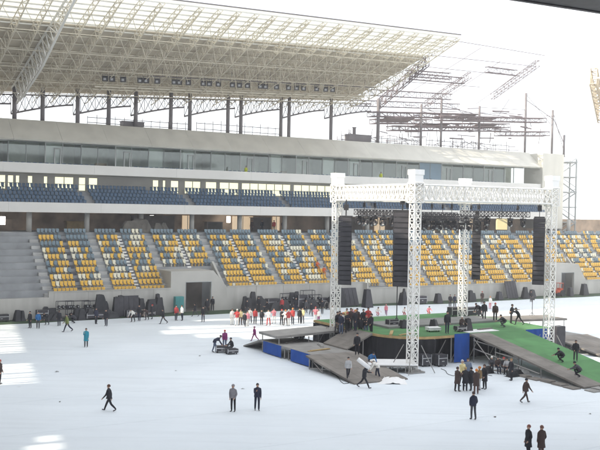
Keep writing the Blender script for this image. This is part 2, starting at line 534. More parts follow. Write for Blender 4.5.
# lower fascia + mid tier
SF = 88.6
b = MB()
for k in range(10):
    s0 = -26 + k * 11.46; b.box((s0, 8.9, 11.88), (s0 + 11.45, 9.3, 13.1), F)
b.build('lower_fascia', M_white, gs)
b = MB()
pr = [(9.302, 11.9), (9.302, 12.55)]
for k in range(5):
    pr += [(9.6 + .95 * k, 12.55 + .5 * k), (9.6 + .95 * (k + 1), 12.55 + .5 * k)]
pr += [(16.4, 12.55 + .5 * 4), (16.4, 11.9)]
b.extrude(pr, SA, SF, F)
b.build('middle_terrace', M_step, gs)
b = MB()
MB_ = 15.0
wins = [(-3, 5), (7, 13), (15, 19), (27, 32), (43, 47), (54, 73), (78, 85), (88, 97), (152, 158), (162, 165), (170, 178), (184, 200), (205, 216), (219, 238), (241, 290), (293, 332), (344, 372), (377, 398)]
sw = [(s_at(x0, MB_), s_at(x1, MB_)) for x0, x1 in wins]
cur = SA
for s0, s1 in sw:
    b.box((cur, MB_, 14.4), (s0, MB_ + .25, 16.75), F)
    b.box((s0, MB_, 16.45), (s1, MB_ + .25, 16.75), F)
    b.box((s0, MB_, 14.4), (s1, MB_ + .25, 14.75), F)
    cur = s1
b.box((cur, MB_, 14.4), (SF, MB_ + .25, 16.75), F)
b.build('middle_back_wall', M_conc, gs)
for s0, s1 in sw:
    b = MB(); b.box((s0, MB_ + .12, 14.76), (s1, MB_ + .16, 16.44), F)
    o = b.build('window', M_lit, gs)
    c = MB(); n = max(1, int(round((s1 - s0) / 1.3)))
    for k in range(n + 1):
        s = s0 + (s1 - s0) * k / n; c.box((s - .05, MB_ + .02, 14.77), (s + .05, MB_ + .11, 16.43), F)
    c.box((s0, MB_ + .03, 15.5), (s1, MB_ + .1, 15.58), F)
    c.build('window_frame', M_frame, o)
# box level
b = MB()
b.box((SA, 12.3, 16.76), (SF, 20, 17.1), F)
b.build('box_floor', M_conc, gs)
b = MB()
for k in range(10):
    s0 = -26 + k * 11.46; b.box((s0, 11.8, 16.8), (s0 + 11.45, 12.298, 18.0), F)
b.build('white_band', M_white, gs)
b = MB()
b.box((SA, 19.2, 17.102), (SF, 19.5, 21.2), F)
b.box((SA, 12.35, 21.0), (SF, 19.19, 21.2), F)
b.build('box_interior', M_inner, gs)
for k in range(24):
    s0 = -25.4 + k * 4.75
    if s0 + 4.7 > SF: break
    sfl = s0 + 4.75
    b = MB()
    b.box((s0, 16, 17.2), (s0 + .12, 16.14, 20.98), F); b.box((s0 + 2.3, 16.02, 17.3), (s0 + 2.38, 16.12, 20.9), F)
    b.box((s0 + .121, 16.01, 20.85), (s0 + 4.74, 16.13, 20.98), F); b.box((s0 + .121, 16.01, 17.105), (s0 + 4.74, 16.13, 17.3), F)
    if k % 2 == 0:
        for q in (1.2, 2.0): b.box((s0 + q, 15.96, 17.3), (s0 + q + .14, 16.16, 20.1), F)
        b.box((s0 + 1.2, 15.955, 20.1), (s0 + 2.14, 16.165, 20.25), F)
    o = b.build('box_window', M_part if k % 2 == 0 else M_frame, gs)
    c = MB(); c.box((s0 + .13, 16.05, 17.31), (s0 + 4.73, 16.07, 20.84), F)
    c.build('pane', M_bluerefl if k in (19,) else M_glass, o)
    if k in (1, 3, 4, 6, 9, 10, 13, 15, 16):
        c = MB(); c.box((s0 + .2 + .4 * (k % 3), 16.25, 17.6), (s0 + 2.2, 16.29, 20.9), F); c.build('blind', M_part, o)
    if k % 3 == 1:
        c = MB(); c.box((s0 + 2.6, 17.6, 17.103), (s0 + 4.1, 18.3, 18.3 + .3 * (k % 2)), F); c.build('counter', M_brown, o)
b = MB()
for k in range(24):
    s0 = -25.3 + k * 4.75
    b.box((s0, 16.2, 17.102), (s0 + .18, 19.19, 20.98), F)
b.build('partition', M_part, gs)
# slanted top fascia in panels with open joints
pr = [(11.8, 20.95), (12.0, 20.75), (15.2, 23.2), (15.2, 23.62), (15.0, 23.62)]
for k in range(19):
    s0 = -26 + k * 6.04
    b = MB(); b.extrude(pr, s0, s0 + 6.015, F)
    b.build('fascia_panel', M_fascia, gs)
b = MB()
b.box((SA, 15.202, 23.0), (SF, 22, 23.3), F)
b.box((SA, 21.8, 11.9), (SF, 22.1, 22.99), F)
b.build('top_slab', M_conc, gs)
# solid rounded end of the facade
b = MB()
prof = []
for a in range(0, 91, 10):
    t = R(a); prof.append((SF + 4.2 + 2.6 * math.sin(t), 11.5 + 2.6 * (1 - math.cos(t))))
poly = [(SF + .02, 11.5)] + prof + [(SF + 6.8, 16), (SF + .02, 16)]
n = len(poly)
vs = [F(s, m, 10.2) for s, m in poly] + [F(s, m, 23.4) for s, m in poly]
b.add(vs, [(i, (i + 1) % n, n + (i + 1) % n, n + i) for i in range(n)] + [tuple(range(n)), tuple(range(2 * n - 1, n - 1, -1))])
b.build('end_wall', M_fascia, gs)
b = MB()
for s in (90, 92.5, 94.5):
    b = MB(); b.box((s, 13, HT), (s + .8, 13.9, 10.19), F); b.build('end_pier', M_conc, gs)
b = MB()                                            # pale handrails on the tier front edge
for s0, s1, m, h in ((-.4, 14, .28, 3.05), (22, 42.8, .28, 3.05), (43.2, 78.8, -.6, 2.3)):
    b.tube(F(s0, m, h + .35), F(s1, m, h + .35), .025, 5)
    k = s0
    while k <= s1: b.tube(F(k, m, h - .1), F(k, m, h + .35), .02, 4); k += 1.5
b.build('handrail', M_scaff, gs)

# ------------------------------------------------------------------ grandstand roof
rf = thing('stadium_roof', F(20, 15.5, 23.6), 'huge beige cantilever roof on slim dark posts, part clad, over the grandstand', 'roof')
def hroof(s, m):
    hf = 35.3 + .022 * s; hr = 27.4 + .055 * s
    t = (m + 9) / 27.0
    return hf + (hr - hf) * t
def FR(s, m, dz=0.0): return F(s, m, hroof(s, m) + dz)
S0R, S1R = -30, 51.5
def roofsheet(ms, name, mt, th):
    b = MB()
    for i in range(len(ms) - 1):
        for k in range(14):
            s0 = S0R + (S1R - S0R) * k / 14; s1 = S0R + (S1R - S0R) * (k + 1) / 14
            m0, m1 = ms[i], ms[i + 1]
            b.hexa([FR(s0, m0, 0), FR(s1, m0, 0), FR(s1, m1, 0), FR(s0, m1, 0), FR(s0, m0, th), FR(s1, m0, th), FR(s1, m1, th), FR(s0, m1, th)])
    return b.build(name, mt, rf)
roofsheet([-1.2, 4, 9, 14, 18], 'roof_cladding', M_roof, .25)
b = MB()
for k in range(14):
    s0 = S0R + (S1R - S0R) * k / 14; s1 = S0R + (S1R - S0R) * (k + 1) / 14
    b.add([FR(s0, -9, .1), FR(s1, -9, .1), FR(s1, -1.25, .1), FR(s0, -1.25, .1)], [(0, 1, 2, 3)])
b.build('translucent_strip', M_trans, rf)
b = MB()
b.tube(FR(S0R, -9.1, .1), FR(S1R, -9.1, .1), .09, 6)
b.build('edge_gutter', M_steel, rf)
for i, m in enumerate([-8.7, -7.6, -6.5, -5.4, -4.3, -3.2, -2.1, -1.0, .9, 2.9, 4.9, 6.9, 9, 11.2, 13.4, 15.6]):
    b = MB()
    b.tube(FR(S0R, m, -.16), FR(S1R, m, -.16), 0.10, 4)
    b.build('purlin', M_rtw if i < 8 else M_rt, rf)
def depth(m):
    if m < 4: return .5 + 1.7 * (m + 9) / 13
    return 2.2 - .7 * max(0, (m - 12) / 6)
def radial(s, m0, m1, mt, big=1.0, name='roof_truss', rr=1.0):
    b = MB()
    st = 1.5; k = int((m1 - m0) / st); pts = [m0 + (m1 - m0) * i / k for i in range(k + 1)]
    for q in (-.45 * big, .45 * big):
        b.path([FR(s + q, m, -.32) for m in pts], .075 * big * rr, 4)
    b.path([FR(s, m, -.32 - depth(m) * big) for m in pts], .10 * big * rr, 5)
    for i in range(k):
        a0, a1 = pts[i], pts[i + 1]; mm = (a0 + a1) / 2
        for q in (-.45 * big, .45 * big):
            b.tube(FR(s + q, a0, -.32), FR(s, a0, -.32 - depth(a0) * big), .045 * rr, 4, cap=False)
            b.tube(FR(s, a0, -.32 - depth(a0) * big), FR(s + q, a1, -.32), .045 * rr, 4, cap=False)
        b.tube(FR(s - .45 * big, a0, -.32), FR(s + .45 * big, a1, -.32), .035 * rr, 4, cap=False)
    return b.build(name, mt, rf)
sl = [-28.6 + 2.35 * i for i in range(35)]
for i, s in enumerate(sl):
    radial(s, -8.9, 17.8, M_rt, .7, rr=.8 if i % 2 else 1.1)
o = radial(-.7, -8.9, 16.0, M_rtw, 1.15, 'main_truss', 1.5); o['label'] = 'heavier white roof truss'
# lattice bracing between trusses, in the plane of the lower chords
for i in range(len(sl) - 1):
    b = MB()
    for k in range(6):
        m0 = -6 + 4 * k; m1 = m0 + 4
        a0 = lambda s, m: FR(s, m, -.32 - depth(m) * .7)
        b.tube(a0(sl[i], m0), a0(sl[i + 1], m1), .035, 4, cap=False)
        b.tube(a0(sl[i], m0), a0(sl[i + 1], m0), .05, 4, cap=False)
    b.build('roof_bracing', M_rt, rf)
# catwalk with rail
b = MB()
for (m, dz, r) in ((11.0, -1.7, .16), (11.9, -1.7, .12), (11.0, -.9, .05)):
    b.tube(FR(8, m, dz), FR(50, m, dz), r, 4)
for k in range(29): b.tube(FR(8 + 1.5 * k, 11, -1.7), FR(8 + 1.5 * k, 11, -.2), .035, 4)
b.build('catwalk', M_rt, rf)
b = MB()
b.tube(FR(14, 8, -1.3), FR(50, 8, -1.3), .06, 5)
for k in range(19): b.tube(FR(14 + 2 * k, 8, -1.3), FR(14 + 2 * k, 8, -.2), .03, 4)
b.build('floodlight_rail', M_steel, rf)
# posts
posts = [(13, 0), (41, 0), (76, 0), (107, 0), (134, 0), (169, 0), (188, 0), (226, 0), (239, 0), (279, 0), (287, 0), (329, 0), (376, 0), (419, 104), (439, 98), (477, 106), (523, 93), (550, 110), (562, 135)]
post_s = []
for px, ytop in posts:
    s = s_at(px, 15.6)
    p = F(s, 15.6, 0)
    if ytop == 0: ht = hroof(s, 15.6) - .3
    else:
        dd = ray(px, ytop); ht = CAMH + dd.z * p[1] / dd.y
    post_s.append((s, ht))
    b = MB(); b.tube(F(s, 15.6, 23.3), F(s, 15.6, ht), .28 if ytop == 0 else .2, 8, smooth=True)
    b.box((s - .4, 15.3, 23.302), (s + .4, 16.0, 23.36), F)
    b.build('roof_post', M_steel, rf)
# rear arched lattice between the posts
arch_s = [-26] + [p[0] for p in post_s[:13]]
arch_s = [a for i, a in enumerate(arch_s) if i in (0, 1, 3, 5, 7, 9, 11, 12, 13)]
for a, c in zip(arch_s, arch_s[1:]):
    b = MB(); n = max(6, int((c - a) / .9)); up = []; lo = []
    for i in range(n + 1):
        t = i / n; s = a + (c - a) * t
        sag = 1.2 + 1.3 * (1 - t) ** 1.5
        up.append(FR(s, 17.6, -.5)); lo.append(FR(s, 17.6, -.5 - sag))
    b.path(up, .10, 4); b.path(lo, .12, 4)
    for i in range(n):
        b.tube(up[i], lo[i], .04, 4, cap=False); b.tube(lo[i], up[i + 1], .05, 4, cap=False); b.tube(up[i], lo[i + 1], .04, 4, cap=False)
    b.build('rear_lattice', M_steel, rf)
# bare steel beyond the clad part
def bare(s0, m0, s1, m1, dz0=-.8, dz1=-.8, hh=.9, wd=.5, r=.055, label=None):
    b = MB(); b.lattice(FR(s0, m0, dz0), FR(s1, m1, dz1), wd, hh, 1.3, r, r * .55)
    o = b.build('bare_truss', M_steel_b, rf)
    return o
bare(51.5, 16.5, 74, 17); bare(51.5, 11.5, 68, 12); bare(53, 4, 64, 4.5); bare(51.6, -2, 57, 17, hh=1.4, r=.08); bare(51.8, 3, 60, 3)
bare(63, 2, 66, 16); bare(71, -4, 76, 11, -.5, -.8, .9, .6); bare(64.5, 0, 71, .5, -.5, -.5, .8, .6)
for (s0, m0, s1, m1, dz) in ((54, 15, 74, 15, -3.0), (60, 18, 84, 18, -4.3), (66, 13, 90, 13, -4.0), (58, 20, 70, 20, -2.6), (72, 20, 88, 20, -3.2), (82, 16, 94, 16, -5.6)):
    bare(s0, m0, s1, m1, dz, dz, .7, 1.6, .08)
b = MB()
for (s, m, l) in ((57, 15, 6), (66, 18, 7), (74, 14, 6), (79, 18, 5), (70, 12, 4)):      # loose decking sheets left on the bare steel
    b.hexa([FR(s, m, -3.5), FR(s + l, m, -3.5), FR(s + l, m + 2.2, -3.6), FR(s, m + 2.2, -3.6), FR(s, m, -3.4), FR(s + l, m, -3.4), FR(s + l, m + 2.2, -3.5), FR(s, m + 2.2, -3.5)])
b.build('loose_decking', M_steel_b, rf)
rq = random.Random(21)
b = MB()
for k in range(75):
    s = rq.uniform(56, 90); m = rq.uniform(12, 20); z = hroof(s, m) - rq.uniform(2.0, 6.5); l = rq.uniform(.8, 4)
    if rq.random() < .65: b.tube(F(s, m, z), F(s + l, m + rq.uniform(-.6, .6), z + rq.uniform(-.25, .25)), rq.uniform(.05, .13), 4)
    else: b.tube(F(s, m, z), F(s + rq.uniform(-.4, .4), m, z - l * .7), rq.uniform(.03, .07), 4)
for (s0, m0, s1, m1, dz) in ((51.5, -8, 70, -6.5, -.3), (51.5, -3, 72, -2.5, -.4), (51.5, 1, 73, 2, -.4), (51.5, 7, 70, 7.5, -.5), (64, -3.5, 69, 17, -.5), (70, -5, 77, 16, -.5), (57, -7, 60, 17, -.4), (77, 8, 84, 18, -2), (68, 17, 90, 18, -1.6)):
    b.tube(FR(s0, m0, dz), FR(s1, m1, dz), .045, 4)
for k in range(13, len(post_s) - 1):
    (sa, ha), (sb_, hb_) = post_s[k], post_s[k + 1]
    b.tube(F(sa, 15.6, ha - 1.2), F(sb_, 15.6, min(hb_, ha) - 1.6), .06, 4); b.tube(F(sa, 15.6, ha - .2), F(sb_, 15.6, hb_ - 3), .04, 4)
b.build('unfinished_steelwork', M_steel_b, rf)
b = MB()
for k in range(60):
    s = rq.uniform(50, 88); z = 23.3
    b.tube(F(s, 18.5, z), F(s, 18.5, z + rq.uniform(.6, 2.6)), .04, 4)
    if k % 2: b.tube(F(s, 18.5, z + rq.uniform(.5, 2)), F(s + rq.uniform(1, 3), 18.5, z + rq.uniform(.5, 2)), .045, 4)
b.build('edge_scaffold', M_steel_b, rf)
# low scaffold rail on the top slab, behind the fascia
for s0, s1 in ((9, 24), (25, 39), (50, 66), (67, 86)):
    b = MB(); k = s0
    hh = 1.2 + .5 * random.random()
    while k <= s1: b.tube(F(k, 17, 23.3), F(k, 17, 23.4 + hh + random.random() * .5), .04, 4); k += 1.3
    for q in (.5, 1): b.tube(F(s0, 17, 23.3 + hh * q), F(s1, 17, 23.3 + hh * q), .045, 4)
    o = b.build('scaffold_rail', M_steel, None, F((s0 + s1) / 2, 17, 23.3))
    tag(o, {9: 'low scaffold rail on the facade top, leftmost run behind the fascia', 25: 'low scaffold rail on the facade top left of the dark rooftop unit',
            50: 'low scaffold rail on the facade top right of the dark rooftop unit', 67: 'low scaffold rail on the facade top nearest its rounded end'}[s0], 'railing', 'scaffold rails on the facade top')

# rooftop units on the facade top
def rooftop_unit(px, label, L=4.2, hh=1.0, stack=True):
    s = s_at(px, 16.5)
    t = thing('rooftop_unit', F(s, 16.5, 23.3), label, 'rooftop unit', 'dark rooftop units behind the fascia')
    b = MB(); b.box((s - L / 2, 16, 23.75), (s + L / 2, 17.4, 23.75 + hh), F); b.box((s - L / 2 - .1, 15.95, 23.75 + hh + .002), (s + L / 2 + .1, 17.45, 23.83 + hh), F)
    b.build('housing', M_steel, t)
    for q in (-.42, .42):
        c = MB(); c.box((s + L * q - .1, 16.1, 23.302), (s + L * q + .1, 17.3, 23.748), F); c.build('foot', M_steel, t)
    if stack:
        c = MB(); c.tube(F(s - L * .18, 16.7, 23.84 + hh), F(s - L * .18, 16.7, 24.9 + hh), .28, 8); c.tube(F(s - L * .18, 16.7, 24.9 + hh), F(s - L * .18, 16.7, 25.0 + hh), .38, 8)
        c.build('vent_stack', M_steel, t)
rooftop_unit(357, 'long dark rooftop unit with a short vent stack right of the middle roof posts')
rooftop_unit(131, 'smaller dark rooftop unit by the roof posts near the left end of the fascia', 3.0, .6, False)

# floodlights hanging in a row
fl0 = None
k = 0
for px in (103, 110, 121, 138, 144, 155, 172, 177, 186, 201, 207, 216, 230, 237, 245, 258, 263, 274, 286, 294, 301, 314, 323, 330):
    s = s_at(px, 8); h = hroof(s, 8) - 1.35
    base = Vector(F(s, 8, h))
    if fl0 is None:
        t = thing('floodlight', base, 'small dark floodlight hanging in the row under the beige roof', 'floodlight', 'floodlights hanging in a row under the roof')
        b = MB(); b.box((base.x - .34, base.y - .22, base.z - .9), (base.x + .34, base.y + .22, base.z - .25)); b.build('lamp_body', M_black, t)
        b = MB(); b.box((base.x - .16, base.y - .26, base.z - .80), (base.x + .16, base.y - .222, base.z - .52)); b.build('lens', M_lens, t)
        b = MB(); b.tube(base + Vector((-.33, 0, -.5)), base + Vector((-.33, 0, -.05)), .03, 4); b.tube(base + Vector((.33, 0, -.5)), base + Vector((.33, 0, -.05)), .03, 4); b.tube(base + Vector((-.33, 0, -.05)), base + Vector((.33, 0, -.05)), .03, 4); b.tube(base + Vector((0, 0, -.05)), base, .03, 4)
        b.build('yoke', M_steel, t)
        fl0 = t
    else: dup(fl0, base)

# ------------------------------------------------------------------ the stand round the left end (out of frame, it shades the pitch)
def W(wv, i, h): return (-46 - .347 * wv + .938 * i, 8 + .938 * wv + .347 * i, h)
es = thing('end_stand', W(50, -2, 0), 'tall grey end stand beyond the left edge of the picture', 'grandstand')
b = MB()
rs = random.Random(5); opens = []
for a_, c_, dens in ((15.0, 24.5, .45), (39.5, 48.0, .55), (53.5, 83.0, .72)):  # wall slits shaped to throw sun patches onto the cover
    q_ = a_
    while q_ < c_ - .4:
        wq = rs.uniform(.35, 1.3) * (.6 + dens); opens.append((q_, min(c_, q_ + wq))); q_ += wq + rs.uniform(.2, .75) * (1.35 - dens)
cur = -30
for a, c in opens:
    b.box((cur, -.4, 0), (a, 0, 26.9), W); b.box((a, -.4, 0), (c, 0, (rs.uniform(24.4, 26.0)) if a < 30 else (rs.uniform(23.2, 25.0) if a < 50 else rs.uniform(20.5, 23.5))), W); cur = c
b.box((cur, -.4, 0), (112, 0, 26.9), W)
b.build('back_wall', M_conc, es)
b = MB()
pr = [(0, 0), (0, 20)]
for k in range(24): pr += [(1 + k * 1.05, 20 - k * .7), (1 + (k + 1) * 1.05, 20 - k * .7)]
pr += [(26.3, 0)]
b.extrude(pr, -30, 66, W)
b.build('terrace', M_step, es)
b = MB()
def hW(i): return 27 + 7 * i / 33
def panel(w0, w1, i0, i1):
    b.hexa([W(w0, i0, hW(i0)), W(w1, i0, hW(i0)), W(w1, i1, hW(i1)), W(w0, i1, hW(i1)), W(w0, i0, hW(i0) + .3), W(w1, i0, hW(i0) + .3), W(w1, i1, hW(i1) + .3), W(w0, i1, hW(i1) + .3)])
panel(-30, 56, -1, 33); panel(84.01, 112, -1, 20)
for w0, w1, i0, i1 in ((56, 58, 14, 22), (58.01, 60.5, 11, 27), (60.51, 61.2, 33, 33.1), (61.21, 64, 9, 29), (64.01, 64.6, 33, 33.1), (64.61, 67.0, 10, 30), (67.01, 69, 17, 25), (69.01, 70.5, 33, 33.1), (70.51, 72.0, 13, 26), (72.01, 84, 33, 33.1)):  # roof gaps shaped to let a strip of sun reach the cover
    panel(w0, w1, -1, i0)
    if i1 < 33: panel(w0, w1, i1, 33)
b.build('end_roof', M_roof, es)
for k in range(9):
    b = MB(); b.lattice(W(-24 + 13 * k, 0, 26.5), W(-24 + 13 * k, 32, 33), .9, 1.4, 1.6, .08, .05); b.build('end_roof_truss', M_rt, es)

# roof of the stand the picture was taken from (its dark edge crosses the top right corner)
pa = ray(525, 0); pb = ray(600, 11.5); HN = 10.0
ea = Vector((0, 0, CAMH)) + pa * (HN / pa.z); eb = Vector((0, 0, CAMH)) + pb * (HN / pb.z)
de = (eb - ea).normalized()
ns = thing('near_roof', (0, 5, 0), 'dark roof edge of the near stand crossing the top right corner', 'roof')
inn = Vector((de.y, -de.x, 0))
def NR_(a, i, h):
    p = ea + de * a + inn * i; return (p.x, p.y, h)
b = MB()
b.box((-30, 0, CAMH + HN), (70, 60, CAMH + HN + .8), NR_)
b.box((-30, -.25, CAMH + HN - .05), (70, -.002, CAMH + HN + 1.0), NR_)
b.build('roof_slab', M_black2, ns)
for a in (-28, 0, 30, 60):
    b = MB(); b.box((a, 44, 0), (a + .8, 45, CAMH + HN - .01), NR_); b.build('column', M_conc, ns)

# right-hand end stand, sunlit
M_yel = mat('cream_roof_truss', (.50, .43, .32), .5, .06, .5)
er = thing('white_end_stand', (62, 165, 0), 'sunlit white curved end stand beyond the rounded end of the facade', 'grandstand')
b = MB()
arc = []
for k in range(13):
    t = k / 12
    arc.append(Vector((57.0 + 26 * t, 183 - 34 * t ** 1.25)))
def wallstrip(pts, h0, h1, th):
    for p, q in zip(pts, pts[1:]):
        dd = (q - p).normalized(); nn = Vector((-dd.y, dd.x)) * th
        b.hexa([(p.x, p.y, h0), (q.x, q.y, h0), (q.x + nn.x, q.y + nn.y, h0), (p.x + nn.x, p.y + nn.y, h0), (p.x, p.y, h1), (q.x, q.y, h1), (q.x + nn.x, q.y + nn.y, h1), (p.x + nn.x, p.y + nn.y, h1)])
wallstrip(arc, 10.5, 24.5, 1.2)
b.build('curved_fascia', M_truss, er)
b = MB(); wallstrip([p + Vector((1.6, 2.2)) for p in arc], 0, 26, .5); b.build('rear_wall', M_white, er)
for k in range(13):
    b = MB(); p = arc[k]
    b.lattice((p.x - 1.0, p.y - 9, 39.5 + .15 * k), (p.x + 7, p.y + 10, 34), 1.2, 3.2, 1.6, .15, .09); b.build('roof_truss', M_yel, er)
b = MB()
for q in range(5):
    p0 = Vector((-1 + 2.0 * q, -9 + 4.75 * q, 39 - 1.3 * q))
    b.tube((arc[0].x + p0.x, arc[0].y + p0.y, p0.z), (arc[12].x + p0.x, arc[12].y + p0.y, p0.z + 1.5), .15, 5)
b.build('purlin', M_rtw, er)
# open stair tower in the gap
st = thing('stair_tower', (49, 163, 0), 'dark open steel stair tower in the gap right of the facade end', 'stair tower')
b = MB()
cx, cy = F(100.5, 18, 0)[:2]
st.location = (cx, cy, 0)
for x in (-2, 2):
    for y in (-2, 2): b.tube((cx + x, cy + y, 0), (cx + x, cy + y, 23), .16, 6)
for k in range(8): b.box((cx - 2.2, cy - 2.2, 2.8 * (k + 1)), (cx + 2.2, cy + 2.2, 2.8 * (k + 1) + .18))
b.build('frame', M_frame, st)
b = MB()
for k in range(8):
    z = 2.8 * k
    sx = 1 if k % 2 else -1
    b.tube((cx - 2 * sx, cy - 2.1, z), (cx + 2 * sx, cy - 2.1, z + 2.8), .12, 4); b.tube((cx - 2 * sx, cy - 2.1, z + 1), (cx + 2 * sx, cy - 2.1, z + 3.6), .06, 4)
b.build('stair_flight', M_frame, st)

# ------------------------------------------------------------------ seats
def seat_shape(mb, s, m, h, mi=0, w=.395):
    x0, x1 = s - w / 2, s + w / 2
    # pan with rolled front lip and a back with a rounded top
    pr = [(.10, .38), (.08, .45), (.14, .475), (.46, .445), (.505, .50), (.58, .86), (.555, .95), (.515, .91), (.46, .52), (.14, .41)]
    n = len(pr)
    vs = []
    for (ss, k) in ((x0, .0), (x0 + .05, 1), (x1 - .05, 1), (x1, 0)):
        for (a, c) in pr:
            cc = c if k else (c - .03 if c > .7 else c)
            nar = 1.0 if c > .75 else (.80 if c > .47 else .70)
            vs.append(F(s + (ss - s) * nar, m + a, h + cc))
    fs = []
    for j in range(3):
        for i in range(n): fs.append((j * n + i, (j + 1) * n + i, (j + 1) * n + (i + 1) % n, j * n + (i + 1) % n))
    fs += [tuple(range(n)), tuple(range(4 * n - 1, 3 * n - 1, -1))]
    mb.add(vs, fs, mi)
    mb.box((s - .05, m + .28, h + .021), (s + .05, m + .40, h + .44), F, mi)

bounds = sorted([(s, 1.05) for s in WIDE] + [(s, .55) for s in NARR])
blocks = []
for (a, wa), (c, wc) in zip(bounds, bounds[1:]):
    s0 = a + wa / 2; s1 = c - wc / 2
    n = int(round((s1 - s0) / .49)); pt = (s1 - s0) / n
    blocks.append([s0 + pt * (i + .5) for i in range(n)])
def inport(s, k):
    if 14.0 < s < 22.0 and k < 4: return True
    if 78.8 < s < 86.2 and k < 3: return True
    return False
allseats = []
for bi, bl in enumerate(blocks):
    k0 = -1 if bl[0] > 43.3 else 0
    for k in range(k0, NR):
        prev = None
        for s in bl:
            if inport(s, k): continue
            py = {-1: .95, 0: .93, 1: .86, 2: .62, 3: .50, 4: .47, 5: .40, 6: .42, 7: .36, 8: .34, 9: .03}[k]
            if bl[0] > 36 and k < 9: py = min(.95, py + .08)
            pw = {-1: .05, 0: .08, 1: .12, 2: .25, 3: .24, 4: .25, 5: .27, 6: .25, 7: .26, 8: .2, 9: .04}[k]
            if prev is not None and random.random() < .22: c = prev
            else:
                r = random.random(); c = 'yellow' if r < py else ('white' if r < py + pw else 'blue')
            prev = c
            allseats.append((bi, k, s, c))
groups = {}
for q in allseats: groups.setdefault((q[0], q[1]), []).append(q)
def gdist(g):
    s = sum(x[2] for x in groups[g]) / len(groups[g]); p = F(s, mrow(g[1]), hrow(g[1]) + .6)
    vis = abs(p[0] / p[1]) < .335
    return (0 if vis else 1, Vector(p).length)
order = sorted(groups, key=gdist)
indiv = []; chosen = set()
for g in order:
    if len(indiv) + len(groups[g]) > 300: break
    indiv += groups[g]; chosen.add(g)
ords = ['leftmost', 'second', 'third', 'fourth', 'fifth', 'sixth', 'seventh', 'eighth', 'ninth', 'tenth', 'eleventh', 'twelfth']
rowname = ['lowest row', 'second row up', 'third row up', 'fourth row up', 'fifth row up', 'sixth row up', 'seventh row up', 'eighth row up', 'row below the top', 'topmost row']
seatmat = {'yellow': M_sy, 'white': M_sw, 'blue': M_sb}
protos = {}
for (bi, k, s, c) in indiv:
    base = F(s, mrow(k), hrow(k))
    if c not in protos:
        b = MB(); seat_shape(b, s, mrow(k), hrow(k))
        o = b.build('stadium_seat', seatmat[c], None, base); protos[c] = o
    else:
        o = protos[c].copy(); C.objects.link(o); o.location = base
    bn = 'leftmost block' if bi == 0 else '%s block from left' % ords[bi]
    tag(o, '%s plastic seat in the %s of the %s' % (c, rowname[k], bn), 'seat', 'plastic seats of the lower tier')
b = MB()
for (bi, k, s, c) in allseats:
    if (bi, k) in chosen: continue
    seat_shape(b, s, mrow(k), hrow(k), {'yellow': 0, 'white': 1, 'blue': 2}[c])
o = b.build('stadium_seats', [M_sy, M_sw, M_sb], None, F(40, 4, 0))
tag(o, 'yellow, white and blue seats filling the rest of the lower tier to the right', 'seats', 'plastic seats of the lower tier', 'stuff')
b = MB()
for k in range(5):
    s = s_at(-40, 10)
    while s < SF - .5:
        gap = any(abs(s - g) < .6 for g in (7.6, 21.5, 36.5, 51.5, 66.5))
        if not gap and not (k > 2 and random.random() < .05): seat_shape(b, s, 9.6 + .95 * k + .1, 12.55 + .5 * k)
        s += .52
o = b.build('stadium_seats', M_sb2, None, F(40, 11, 12.5))
tag(o, 'rows of blue seats filling the narrow middle tier above the lower fascia', 'seats', 'blue seats of the middle tier', 'stuff')
b = MB()
s = s_at(-40, 14)
while s < SF - 3:
    if int(s / 4.75) % 3 != 2: seat_shape(b, s, 13.6, 17.25, w=.5)
    s += .75
o = b.build('stadium_seats', M_sb2, None, F(40, 13.6, 17.1))
tag(o, 'single row of dark blue seats in front of the glazed boxes', 'seats', 'blue seats of the boxes', 'stuff')

# ------------------------------------------------------------------ stage
HD = 2.4
sg = thing('concert_stage', G(9, 8, 0), 'raised green carpeted concert stage with black draped front under the truss roof', 'stage')
def roundpoly():
    pts = []
    for a in range(0, 91, 15):            # rounded near-left corner
        t = R(a); pts.append((4 - 4 * math.cos(t), 6 - 4 * math.sin(t)))
    return pts + [(18, 2), (18, 15.5), (0, 15.5)]
poly = roundpoly(); n = len(poly)
b = MB()
vs = [G(u, v, HD - .22) for u, v in poly] + [G(u, v, HD - .02) for u, v in poly]
b.add(vs, [(i, (i + 1) % n, n + (i + 1) % n, n + i) for i in range(n)] + [tuple(range(n)), tuple(range(2 * n - 1, n - 1, -1))])
b.build('deck', M_wood, sg)
b = MB()
cen = Vector((9, 9))
ins = [(u + (cen.x - u) * .012, v + (cen.y - v) * .012) for u, v in poly]
b.add([G(u, v, HD) for u, v in ins], [tuple(range(n))])
b.build('green_carpet', M_green, sg)
b = MB(); b.box((3.0, 7.4, HD + .004), (16.5, 11.2, HD + .18), G); b.build('riser', M_greycarpet, sg)
b = MB(); b.box((8.0, 2.5, HD + .004), (11.5, 4.0, HD + .05), G); b.build('loose_board', M_tarp, sg)
# black drape with folds along the near-left curve
def drape(pts, h0, h1, name, mt, parent, fold=.06, step=.12):
    b = MB(); row = []; acc = 0
    for p, q in zip(pts, pts[1:]):
        p = Vector(p); q = Vector(q); L = (q - p).length; k = max(1, int(L / step)); d = (q - p).normalized(); nn = Vector((d.y, -d.x))
        for i in range(k):
            c = p + d * (L * i / k); acc += L / k
            row.append(c + nn * (fold * math.sin(acc * 9) + .02 * math.sin(acc * 23)))
    row.append(Vector(pts[-1]))
    vs = [G(p.x, p.y, h0) for p in row] + [G(p.x, p.y, h1) for p in row]
    n = len(row)
    b.add(vs, [(i, i + 1, n + i + 1, n + i) for i in range(n - 1)], 0, True)
    return b.build(name, mt, parent)
drape([(-.02, 9), (-.02, 6.0)] + [(p[0] + .03 if False else p[0], p[1]) for p in poly[:7]] + [(3.1 + .9, 2.0)], .02, HD - .25, 'black_drape', M_drape, sg)
drape([(-.02, 15.4), (-.02, 9.1)], .02, HD - .25, 'black_drape', M_drape, sg)
